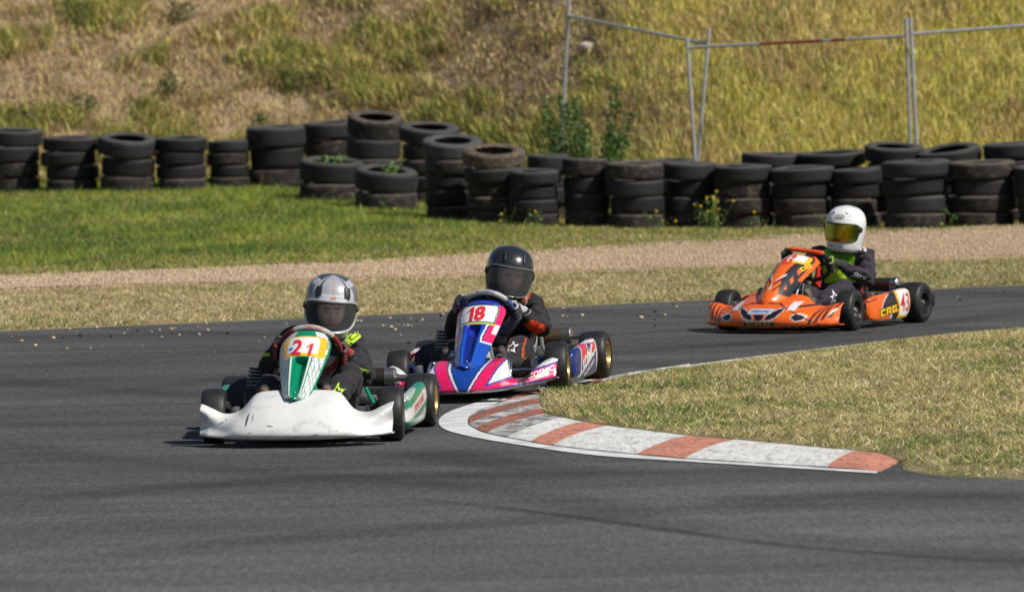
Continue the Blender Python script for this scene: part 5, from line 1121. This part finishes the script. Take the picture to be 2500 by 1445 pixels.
def p2_paint(co):
    x, y, z = co.T; C = arr(len(co), NVY); b = (y - .22) * 1.0; C[(y > .30 + .5 * (z - .05)) & (y < .44 + .5 * (z - .05)) & (z > .12)] = (.66, .02, .07); C[np.abs(y - .295 - .5 * (z - .05)) < .008] = WHT; C[np.abs(y - .445 - .5 * (z - .05)) < .006] = WHT
    C[np.abs(z - .062 - .28 * (y - .3)) < .006] = WHT; C[(z < .055 + .28 * (y - .3)) & (y > .35)] = (.03, .03, .17); C[y > .70] = WHT; C[(y > .735)] = (.60, .05, .10); C[(y > .60) & (y < .69) & (z > .17)] = (.66, .02, .07); C[(np.abs(z - .222) < .006)] = WHT; return C
def p2_dec(so, bv, s, root):
    if s > 0:
        decal('lettering', text2d('KOSMIC', .30, .062, shear=.25, bold=.03), (.6, .50, .142), (0, 1, .26), (0, 0, 1), bv, M_white, so)
        decal('lettering', text2d('RACING KART', .26, .018, shear=.2, bold=.02), (.6, .52, .088), (0, 1, .26), (0, 0, 1), bv, M_white, so)
def d2(root, bo, bb, fo, fb):
    decal('number_sticker', one2d(.036, .070), (-.036, 0, .420), (1, 0, .10), (.22, 0, 1), fb, M_red, fo, .0018, .01)
    decal('number_sticker', text2d('8', .055, .070, bold=.045), (.014, 0, .424), (1, 0, .10), (.05, 0, 1), fb, M_red, fo, .0018, .01)
    decal('lettering', text2d('KOSMIC', .125, .028, shear=.25, bold=.03), (.385, -.4, .118), (1, 0, .30), (0, 0, 1), bb, M_white, bo, .0012, .01)
    decal('lettering', text2d('RACING KART', .11, .009, bold=.02), (.390, -.4, .094), (1, 0, .26), (0, 0, 1), bb, M_white, bo, .0012, .01)
    decal('lettering', text2d('KOSMIC', .10, .028, shear=.25, bold=.03), (-.39, -.4, .118), (1, 0, -.30), (0, 0, 1), bb, M_white, bo, .0012, .01)
    decal('logo', poly2d([[(-.068, -.016), (.05, -.019), (.062, .010), (-.05, .022), (-.072, .010)]]), (-.392, -.4, .168), (1, .1, -.12), (0, .35, 1), bb, M_black, bo, .001, .01)
    decal('lettering', text2d('ELITE', .086, .021, shear=.3, bold=.03), (-.386, -.4, .168), (1, .1, -.12), (0, .35, 1), bb, mat('pale_yellow_print', (.72, .78, .18), .5), bo, .0022, .01)
    pts = [(math.cos(t) * .030 * (1 + .35 * math.sin(5 * t + 1)), math.sin(t) * .030 * (1 + .4 * math.sin(7 * t)) - .006 * math.cos(3 * t)) for t in np.linspace(0, 2 * PI, 40, endpoint=False)]
    decal('tape_patch', poly2d([pts]), (.300, -.4, .098), (1, 0, .2), (0, 0, 1), bb, mat('torn_black_tape', (.03, .03, .032), .5, bump=(60, .8, .01), noise=(40, .5)), bo, .0022, .008)
XK2 = [0, .12, .19, .235, .29, .36, .42, .455]
S2 = [[(-.27, .028), (-.42, .034), (-.438, .075), (-.35, .150), (-.17, .192)], [(-.27, .028), (-.412, .036), (-.428, .075), (-.34, .152), (-.17, .194)], [(-.26, .032), (-.395, .040), (-.408, .075), (-.33, .150), (-.18, .188)], [(-.25, .036), (-.372, .045), (-.385, .070), (-.355, .092), (-.29, .100)],
      [(-.24, .042), (-.345, .052), (-.352, .072), (-.325, .088), (-.27, .094)], [(-.21, .055), (-.305, .064), (-.308, .095), (-.262, .136), (-.20, .152)], [(-.18, .066), (-.262, .074), (-.26, .108), (-.215, .160), (-.16, .182)], [(-.16, .076), (-.232, .084), (-.225, .112), (-.19, .158), (-.155, .176)]]
FA2 = dict(h=[0, .15, .4, .7, .85, 1], y=[-.36, -.32, -.19, .02, .11, .18], z=[.162, .195, .290, .410, .458, .488], w=[.046, .074, .098, .124, .126, .080], groove=[0, .018, .056, .060, 0, 0], wrap=[.05, .065, .08, .09, .08, .05])
K2 = dict(id=2, label='go-kart number 18 in pink, blue and white with two wheels on the kerb', frame_mat=mat('grey_frame_paint', (.16, .165, .17), .35, coat=.4), steer=R_(5), rim=M_gold, caliper=mat('dark_blue_anodised', (.02, .05, .25), .35, .6), pipe=M_oilpipe, seat=M_seat,
          wheel_rot=R_(-7), wheel_top=(.46, .45, .43), wheel_grip=(.045, .065, .21), wheel_top_span=(45, 135), wheel_text=('KOSMIC', M_navy), bumper=(XK2, S2), bumper_paint=b2_paint, bumper_label='pink, blue and white front bumper with torn black tape',
          fairing=FA2, fairing_paint=f2_paint, fairing_label='metallic blue nose fairing with white plate numbered 18', pod_paint=p2_paint, pod_decals=p2_dec, decals=d2)
# ---------------------------------------------------------------- kart 43 : orange, black
ORG = (.84, .135, .010)
def b3_paint(co):
    x, y, z = co.T; a = np.abs(x); C = arr(len(co), ORG); P2 = np.stack([a, z], -1)
    ip = lambda poly: inpoly(P2, poly)
    C[ip([(.035, .098), (.055, .080), (.115, .100), (.150, .140), (.160, .172), (.125, .160), (.075, .140)])] = (.55, .58, .64)
    C[ip([(.040, .100), (.057, .084), (.110, .103), (.144, .140), (.153, .166), (.125, .155), (.078, .135)])] = BLK
    C[ip([(0, .070), (.030, .098), (.034, .120), (0, .120)])] = BLK; C[(a < .105) & (z > .047) & (z < .078)] = BLK; C[(a < .105) & ((np.abs(z - .079) < .003))] = (.55, .55, .55)
    C[ip([(.20, .100), (.23, .075), (.285, .083), (.300, .110), (.25, .128), (.215, .125)])] = WHT; C[ip([(.205, .100), (.232, .080), (.275, .088), (.285, .107), (.248, .121), (.218, .119)])] = BLK
    for k in range(4):
        C[ip([(.30 + .035 * k, .060 + .012 * k), (.318 + .035 * k, .060 + .012 * k), (.345 + .035 * k, .150 + .012 * k), (.335 + .035 * k, .150 + .012 * k)])] = BLK
    C[np.abs(z - .188 + .5 * (a - .10) * (a > .1)) < .0035] = BLK; C[(z < .047) & (a > .15)] = BLK; C[(z < .050) & (np.mod(a * 22, 1) < .35) & (a > .12)] = ORG
    C[(a > .20) & (z > .150) & (np.abs(z - .165 - .1 * (a - .2)) < .006)] = BLK; C[(a > .17) & (a < .215) & (z > .145) & (z < .195)] = (.72, .72, .72); return C
def f3_paint(A, H, X):
    n = len(A); a = np.abs(A); C = arr(n, ORG); C[(a > .42 + .1 * np.sin(H * 9)) & (H > .22)] = BLK; C[(a > .66) & (a < .80) & (H > .30) & (H < .62) & (np.mod(H * 7 + a * 3, 1) < .4)] = ORG; C[(a > .88) & (H > .45)] = ORG
    v = H - .30 - .35 * a; C[(np.abs(v) < .022) & (a < .5) & (a > .06)] = BLK; C[(np.abs(v - .05) < .016) & (a < .42) & (a > .12)] = (.62, .62, .64); C[(a < .05) & (H > .26) & (H < .34)] = (.6, .6, .62); C[(np.abs(v + .12) < .018) & (a < .55) & (a > .2)] = BLK
    pl = (H > .70) & (H < .90) & (a < .78); C[pl] = (.86, .47, .01); C[(H > .73) & (H < .90) & (a < .64)] = (.78, .78, .77); C[(H > .91) & (a < .7)] = BLK; C[(H > .935) & (H < .975) & (a < .5)] = (.80, .45, .02); return C
def p3_paint(co):
    x, y, z = co.T; C = arr(len(co), ORG); d = np.hypot((y - .60) / .25, (z - .085) / .14); C[(d < 1) & (z > .105) & (y > .34)] = BLK; C[(np.abs(d - 1.03) < .03) & (z > .11) & (y < .45)] = (.5, .5, .55); C[(y > .50) & (z < .085)] = BLK; C[(y > .47) & (y < .50) & (z < .10)] = (.5, .5, .55); C[(y < .30) & (np.abs(z - .17 - .2 * (y - .2)) < .004)] = BLK
    C[y > .575 + .02 * np.sin((z - .05) * 30)] = (.86, .47, .01); C[(y > .60 + .012 * np.sin((z - .05) * 30)) & (y < .755) & (z > .066) & (z < .228)] = (.77, .77, .76); return C
def p3_dec(so, bv, s, root):
    if s > 0:
        decal('number_sticker', text2d('43', .125, .115, bold=.01), (.6, .680, .145), (0, 1, .0), (0, 0, 1), bv, M_red, so)
        decal('logo_outline', poly2d([[(-.125, -.028), (.125, -.028), (.125, .028), (-.125, .028)]]), (.6, .445, .102), (0, 1, .10), (0, 0, 1), bv, M_black, so, .0006)
        decal('logo', crg2d(.235, .046), (.6, .445, .102), (0, 1, .10), (0, 0, 1), bv, M_yel, so, .0018)
def d3(root, bo, bb, fo, fb):
    decal('logo', crg2d(.165, .024), (0, -.5, .0625), (1, 0, 0), (0, 0, 1), bb, mat('dull_gold_print', (.50, .30, .03), .5), bo, .0015)
    decal('logo_outline', poly2d([[(-.085, -.016), (-.07, .016), (.095, .016), (.078, -.016)]]), (0, -.5, .140), (1, 0, 0), (0, 0, 1), bb, mat('pale_blue_sticker', (.50, .58, .68), .4), bo, .001)
    decal('lettering', text2d('Velocity', .13, .020, shear=.2, bold=.02), (.004, -.5, .140), (1, 0, 0), (0, 0, 1), bb, mat('blue_print', (.02, .07, .40), .4), bo, .002)
    decal('number_sticker', text2d('43', .075, .052, bold=.03), (-.005, 0, .444), (1, 0, 0), (0, 0, 1), fb, M_red, fo, .0018, .01)
    decal('logo', crg2d(.105, .024), (.088, .06, .392), (.62, .78, .20), (0, 0, 1), fb, M_yel, fo, .0018, .01)
XK3 = [0, .12, .20, .27, .34, .41, .46]
S3 = [[(-.27, .03), (-.42, .038), (-.45, .095), (-.37, .175), (-.15, .235)], [(-.27, .03), (-.412, .038), (-.44, .095), (-.36, .175), (-.15, .236)], [(-.26, .03), (-.395, .040), (-.415, .095), (-.34, .165), (-.15, .222)], [(-.25, .032), (-.37, .042), (-.385, .09), (-.32, .145), (-.17, .180)],
      [(-.23, .035), (-.335, .045), (-.345, .085), (-.29, .130), (-.17, .165)], [(-.20, .04), (-.295, .05), (-.295, .095), (-.25, .150), (-.16, .182)], [(-.16, .046), (-.245, .056), (-.225, .11), (-.20, .165), (-.15, .190)]]
FA3 = dict(h=[0, .15, .4, .7, .85, 1], y=[-.36, -.33, -.20, -.02, .07, .15], z=[.180, .228, .328, .432, .464, .482], w=[.078, .102, .118, .135, .130, .085], groove=[0, 0, 0, 0, 0, 0], wrap=[.07, .09, .11, .14, .14, .09])
K3 = dict(id=3, label='orange and black go-kart number 43, farthest back on the right', frame_mat=mat('black_frame_paint', (.02, .02, .022), .35, coat=.4), steer=R_(4), rim=M_blkrim, caliper=M_alloy, pipe=mat('brown_black_pipe', (.055, .042, .036), .42, .5, noise=(12, .25)), seat=mat('bright_red_seat', (.55, .03, .012), .5), flat=1,
          wheel_rot=R_(-9), wheel_top=(.84, .09, .010), wheel_grip=(.016, .016, .017), wheel_top_span=(38, 142), wheel_text=('CRG', M_black), bumper=(XK3, S3), bumper_paint=b3_paint, bumper_label='orange and black front bumper',
          fairing=FA3, fairing_paint=f3_paint, fairing_label='orange and black nose fairing with white number plate', pod_paint=p3_paint, pod_decals=p3_dec, decals=d3)
# ---------------------------------------------------------------- drivers
SUIT = (.030, .028, .034)
def bone_d(c, a, b):
    a = np.array(a[:]); b = np.array(b[:]); ab = b - a; t = np.clip(((c - a) @ ab) / (ab @ ab), 0, 1); return np.linalg.norm(c - a - t[:, None] * ab, axis=1), t
def paint1(c, J):
    C = arr(len(c), SUIT); d, t = bone_d(c, J['chest'], J['neck']); C[(np.abs(c[:, 0] - .05) < .012) & (c[:, 2] > .30) & (c[:, 1] < .66)] = (.05, .05, .055)
    C[(np.linalg.norm(c - np.array(J['neck'][:]), axis=1) < .085) & (c[:, 0] > .07) & (c[:, 2] > .45)] = (.60, .13, .02); return C
def dec1(p, bo, bv, J):
    decal('star_logo', star2d(.036, .0065), (.150, 0, .225), (1, 0, 0), (.18, 0, 1), bv, M_lime, bo, .0015, .012)
    decal('star_logo', star2d(.020, .0045), (-.205, 0, .215), (1, 0, 0), (.1, 0, 1), bv, M_lime, bo, .0015, .012)
    sh = [(-.050, .030), (.0, .045), (.055, .022), (.030, -.004), (-.010, -.050), (-.034, -.030)]
    decal('shoulder_patch', poly2d([sh]), (.168, 0, .462), (1, 0, -.15), (0, 0, 1), bv, M_lime, bo, .0012, .01)
    decal('shoulder_patch_print', outline2d([(-.030, .018), (.005, .028), (.028, .014), (-.004, -.020), (-.018, -.010), (-.006, .010)], .005, False), (.168, 0, .464), (1, 0, -.15), (0, 0, 1), bv, M_black, bo, .0025, .01)
    decal('shoulder_patch', poly2d([[(-.045, .020), (.035, .025), (.045, -.004), (.008, -.012), (-.012, -.028), (-.026, -.002)]]), (-.150, 0, .515), (1, 0, .1), (0, 0, 1), bv, M_lime, bo, .0012, .01)
    decal('sleeve_print', text2d('Stars', .075, .026, shear=.2, bold=.03), (.226, .385, .315), (1, 0, -.42), (.3, 0, 1), bv, M_lime, bo, .0015, .01, back=.0)
    decal('cuff_print', text2d('Stars', .04, .022, bold=.04), (-.228, 0, .395), (1, 0, .1), (0, 0, 1), bv, M_lime, bo, .0015, .01)
    decal('chest_print', text2d('ONZA', .075, .020, bold=.02), (.128, 0, .455), (.25, 0, 1), (-1, 0, .25), bv, M_wprint, bo, .0015, .01)
def h1_paint(A, Z):
    n = len(A); a = np.abs(A); C = arr(n, (.45, .465, .49)); top = sstep(.04, .12, Z); C[(a < .62) & (Z > .045)] = (.36, .37, .395); C[(a < .58) & (Z > .045) & (Z < .078)] = (.60, .62, .65)
    C[(a > .60) & (a < .72) & (Z > .03)] = (.10, .11, .13); C[(a > .98) & (Z > -.01) & (Z < .105)] = (.16, .17, .20); C[(a > 1.25) & (Z > -.03) & (Z < .085)] = (.045, .045, .055); C[(a > 1.5) & (Z > .0)] = (.22, .23, .26); C[(np.abs(a - 1.12 + (Z - .05) * 3) < .02) & (Z > .02)] = (.02, .02, .03)
    C[(Z > .128) & (a > .9)] = (.06, .06, .08); C[(a < .028) & (Z > .075)] = (.66, .16, .06); C[(A > 1.35) & (A < 1.55) & (Z > -.06) & (Z < .03)] = (.40, .05, .03); C[Z < -.135] = (.10, .10, .11); return C
def h1_dec(hm, bv):
    decal('logo', outline2d([(-.013, -.006), (.010, -.006), (.014, .006), (-.009, .006)], .0028), (.0, -.3, .060), (1, 0, 0), (0, 0, 1), bv, M_orange, hm, .0012, .01)
    decal('logo', outline2d([(-.006, 0), (.006, 0)], .0024, False), (.0, -.3, .060), (1, 0, 0), (0, 0, 1), bv, M_orange, hm, .0012, .01)
M_silver = mat('silver_trim', (.58, .59, .61), .3, .4, coat=.4)
H1 = dict(pos=(.060, .62, .622), yaw=R_(11), roll=R_(6), pitch=R_(13), label='silver grey full face helmet with orange centre stripe', ap=(-.026, .066, 1.12, 3.0), rough=.32, coat=.7, metal=.05, paint=h1_paint, trim=M_dark, trim2=M_silver, trim2_r=.0072, trim_r=.006, visor=M_visor, pivot=M_blackpipe, decals=h1_dec,
          vents=[((-.62, .085), (.030, .010, .052), .25, M_dark), ((.62, .085), (.030, .010, .052), -.25, M_dark)])
D1 = dict(label='driver in black suit with lime logos and silver helmet, steering the white bumpered kart', wheel_rot=K1['wheel_rot'], hl=R_(8), hr=R_(2), glove=[(.020, .018, .020), (.12, .10, .10), (.36, .03, .025), (.38, .035, .03)], collar=M_dark, sole=(.23, .115, .07), shoe=(.03, .03, .032), body_label='black racing suit with lime green logos',
          joints=dict(pelvis=(.01, .70, .16), chest=(.030, .70, .335), neck=(.05, .665, .455), head=(.060, .62, .60), sl=(-.125, .665, .455), sr=(.162, .655, .415), el=(-.240, .52, .325), er=(.232, .515, .275), hl=(-.09, .62, .15), kl=(-.205, .32, .255), al=(-.165, .05, .145), hr=(.095, .62, .15), kr=(.180, .33, .285), ar=(.112, .03, .150)),
          paint=paint1, decals=dec1, helmet=H1, face=dict(rot=(R_(11), R_(4), R_(10)), off=(.002, -.012, -.030), look=.002))
def paint2(c, J):
    C = arr(len(c), (.030, .028, .031)); d, t = bone_d(c, J['er'], J['sr']); d2_, t2 = bone_d(c, J['er'], (.15, .36, .40)); C[(d2_ < .075) & (t2 < .62) & (t2 > -.1) & (t2 > 0.02) & (c[:, 2] < np.interp(t2, [0, .7], [.315, .37]))] = (.66, .055, .008)
    C[(np.linalg.norm(c - np.array([.135, .60, .50]), axis=1) < .052)] = (.66, .10, .015); C[(np.abs(np.linalg.norm(c[:, [0, 2]] - np.array([.10, .46]), axis=1) - .06) < .004) & (c[:, 1] < .62)] = (.5, .5, .5)
    for k in ('kr', 'kl'):
        q = c - np.array(J[k][:]); C[(np.abs(np.abs(q[:, 0]) - .036 - .1 * np.abs(q[:, 2])) < .0028) & (np.abs(q[:, 2]) < .11) & (q[:, 1] < .1) & (q[:, 1] > -.25)] = (.55, .09, .02)
    return C
def dec2(p, bo, bv, J):
    decal('star_logo', star2d(.030, .0055), (.150, 0, .232), (1, 0, 0), (.0, 0, 1), bv, M_wprint, bo, .0015, .012)
    decal('shoulder_patch', poly2d([[(-.045, .008), (-.02, .026), (.045, .028), (.05, .012), (.0, .0), (-.03, -.020)]]), (.150, 0, .500), (1, 0, .1), (0, 0, 1), bv, M_orange, bo, .0012, .01)
def h2_paint(A, Z):
    C = arr(len(A), (.018, .019, .022)); a = np.abs(A); C[(np.abs(a - .55 - (Z - .09) * 4) < .03) & (Z > .07) & (Z < .13)] = (.006, .006, .007); return C
H2 = dict(pos=(.072, .62, .612), yaw=R_(20), roll=R_(13), pitch=R_(10), label='gloss black full face helmet with smoked clear visor', ap=(-.024, .068, 1.15, 3.4), rough=.22, coat=.8, paint=h2_paint, trim=M_dark, trim2=mat('grey_clear_edge', (.16, .165, .165), .3, coat=.5), visor=M_visor2, pivot=M_blackpipe,
          vents=[((-.5, .10), (.010, .008, .060), .35, M_dark), ((.5, .10), (.010, .008, .060), -.35, M_dark), ((0, -.118), (.055, .008, .010), 0, M_blackpipe), ((0, -.10), (.075, .007, .008), 0, M_dark)])
D2 = dict(label='driver in black suit with orange elbow and black helmet, steering the pink and blue kart', wheel_rot=K2['wheel_rot'], hl=R_(-16), hr=R_(5), glove=[(.020, .021, .028), (.42, .42, .43), (.030, .031, .040), (.45, .45, .46)], collar=M_dark, sole=(.10, .09, .08), shoe=(.03, .03, .032), body_label='black racing suit with orange trim',
          joints=dict(pelvis=(.02, .70, .15), chest=(.045, .70, .335), neck=(.06, .665, .450), head=(.072, .62, .595), sl=(-.115, .665, .445), sr=(.195, .65, .425), el=(-.235, .53, .33), er=(.258, .485, .305), hl=(-.09, .62, .14), kl=(-.18, .32, .235), al=(-.15, .05, .13), hr=(.095, .62, .14), kr=(.165, .32, .225), ar=(.125, .04, .125)),
          paint=paint2, decals=dec2, helmet=H2, face=dict(rot=(R_(24), R_(10), R_(8)), off=(.004, -.012, -.028), look=.003))
LM, GRN = (.60, .90, .04), (.28, .72, .04)
def paint3(c, J):
    C = arr(len(c), (.040, .034, .045)); x, y, z = c.T; ch = np.array(J['chest'][:]); fr = (y < ch[1] - .02) & (np.abs(x - ch[0]) < .115) & (z > .12) & (np.linalg.norm(c - ch, axis=1) < .27)
    dl = np.minimum(bone_d(c, J['sl'], J['el'])[0], bone_d(c, J['sr'], J['er'])[0]); dl2 = np.minimum(bone_d(c, J['hl'], J['kl'])[0], bone_d(c, J['hr'], J['kr'])[0])
    t = fr & (dl > .068) & (dl2 > .09); C[t & (z > .27)] = LM; C[t & (z > .40)] = GRN; C[t & (z > .255) & (z < .272)] = (.03, .03, .03); C[t & (z <= .255) & (x > ch[0] - .06) & (x < ch[0] + .09)] = LM
    C[np.linalg.norm(c - np.array(J['neck'][:]) - np.array([0, -.02, .02]), axis=1) < .075] = (.20, .55, .02)
    d, tt = bone_d(c, J['hr'], J['kr']); C[(d < .10) & (tt > .22) & (tt < .74) & (x > J['kr'].x * .5 + .065) & (np.abs(z - .215) < .024 + .008 * np.sin(y * 60))] = LM; return C
def dec3(p, bo, bv, J):
    decal('star_logo', star2d(.040, .007), (.24, .16, .20), (.55, .84, 0), (.12, .18, 1), bv, M_wprint, bo, .0015, .012)
    decal('sleeve_print', text2d('Stars', .095, .028, shear=.2, bold=.02), (.33, .42, .325), (.45, .89, -.25), (0, 0, 1), bv, M_wprint, bo, .0015, .01)
    decal('shoulder_print', text2d('Stars', .085, .040, shear=.2, bold=.03), (.24, .60, .500), (.75, .65, -.35), (.2, .2, 1), bv, M_wprint, bo, .0015, .01)
def h3_paint(A, Z):
    C = arr(len(A), (.80, .80, .80)); a = np.abs(A); C[(np.abs(a - .30) < .10) & (np.abs(Z + .105) < .003)] = (.03, .03, .03); return C
def h3_dec(hm, bv):
    el = [(math.cos(t) * .031, math.sin(t) * .0125) for t in np.linspace(0, 2 * PI, 36, endpoint=False)]
    decal('logo', outline2d(el, .003), (0, -.3, .080), (1, 0, 0), (0, 0, 1), bv, M_black, hm, .0012, .01); decal('lettering', text2d('Arai', .042, .014, shear=.2, bold=.02), (0, -.3, .080), (1, 0, 0), (0, 0, 1), bv, M_black, hm, .0012, .01)
    for s in (-1, 1): decal('vent_mark', poly2d([[(-.004, -.004), (.005, -.002), (.003, .006)]]), (s * .062, -.3, .092), (1, 0, 0), (0, 0, 1), bv, M_black, hm, .0012, .01)
H3 = dict(pos=(.125, .62, .622), yaw=R_(2), roll=R_(6), pitch=R_(3), label='white full face helmet with mirrored gold visor', ap=(-.016, .054, 1.05, 5.0), rough=.22, coat=.8, paint=h3_paint, trim=M_dark, visor=M_goldvisor, pivot=M_dark, decals=h3_dec, vents=[((-.45, .108), (.018, .008, .012), 0, M_white), ((.45, .108), (.018, .008, .012), 0, M_white)])
D3 = dict(label='driver in dark suit with lime chest and white helmet, steering the orange kart', wheel_rot=K3['wheel_rot'], hl=R_(-8), hr=R_(-2), glove=[(.022, .022, .022), (.26, .36, .06), (.022, .022, .022), (.05, .05, .05)], collar=mat('lime_neck_brace', (.16, .42, .02), .8), sole=(.25, .20, .13), shoe=(.10, .10, .05), body_label='dark grey racing suit with lime chest panel',
          joints=dict(pelvis=(.03, .71, .16), chest=(.075, .69, .330), neck=(.105, .67, .455), head=(.125, .62, .60), sl=(-.085, .68, .45), sr=(.245, .665, .435), el=(-.20, .50, .33), er=(.325, .50, .300), hl=(-.08, .62, .15), kl=(-.17, .30, .24), al=(-.145, .03, .14), hr=(.11, .62, .15), kr=(.235, .31, .245), ar=(.155, .02, .14)),
          paint=paint3, decals=dec3, helmet=H3)
for K, D, (u, v, yaw, roll, dz) in ((K1, D1, (741, 1078, R_(6), 0, 0)), (K2, D2, (1173, 972, R_(11), R_(2.4), .018)), (K3, D3, (1926, 806, R_(28), 0, 0))):
    k = make_kart(K); place(k, u, v, yaw, roll, dz); p = make_driver(D, k); place(p, u, v, yaw, roll, dz)
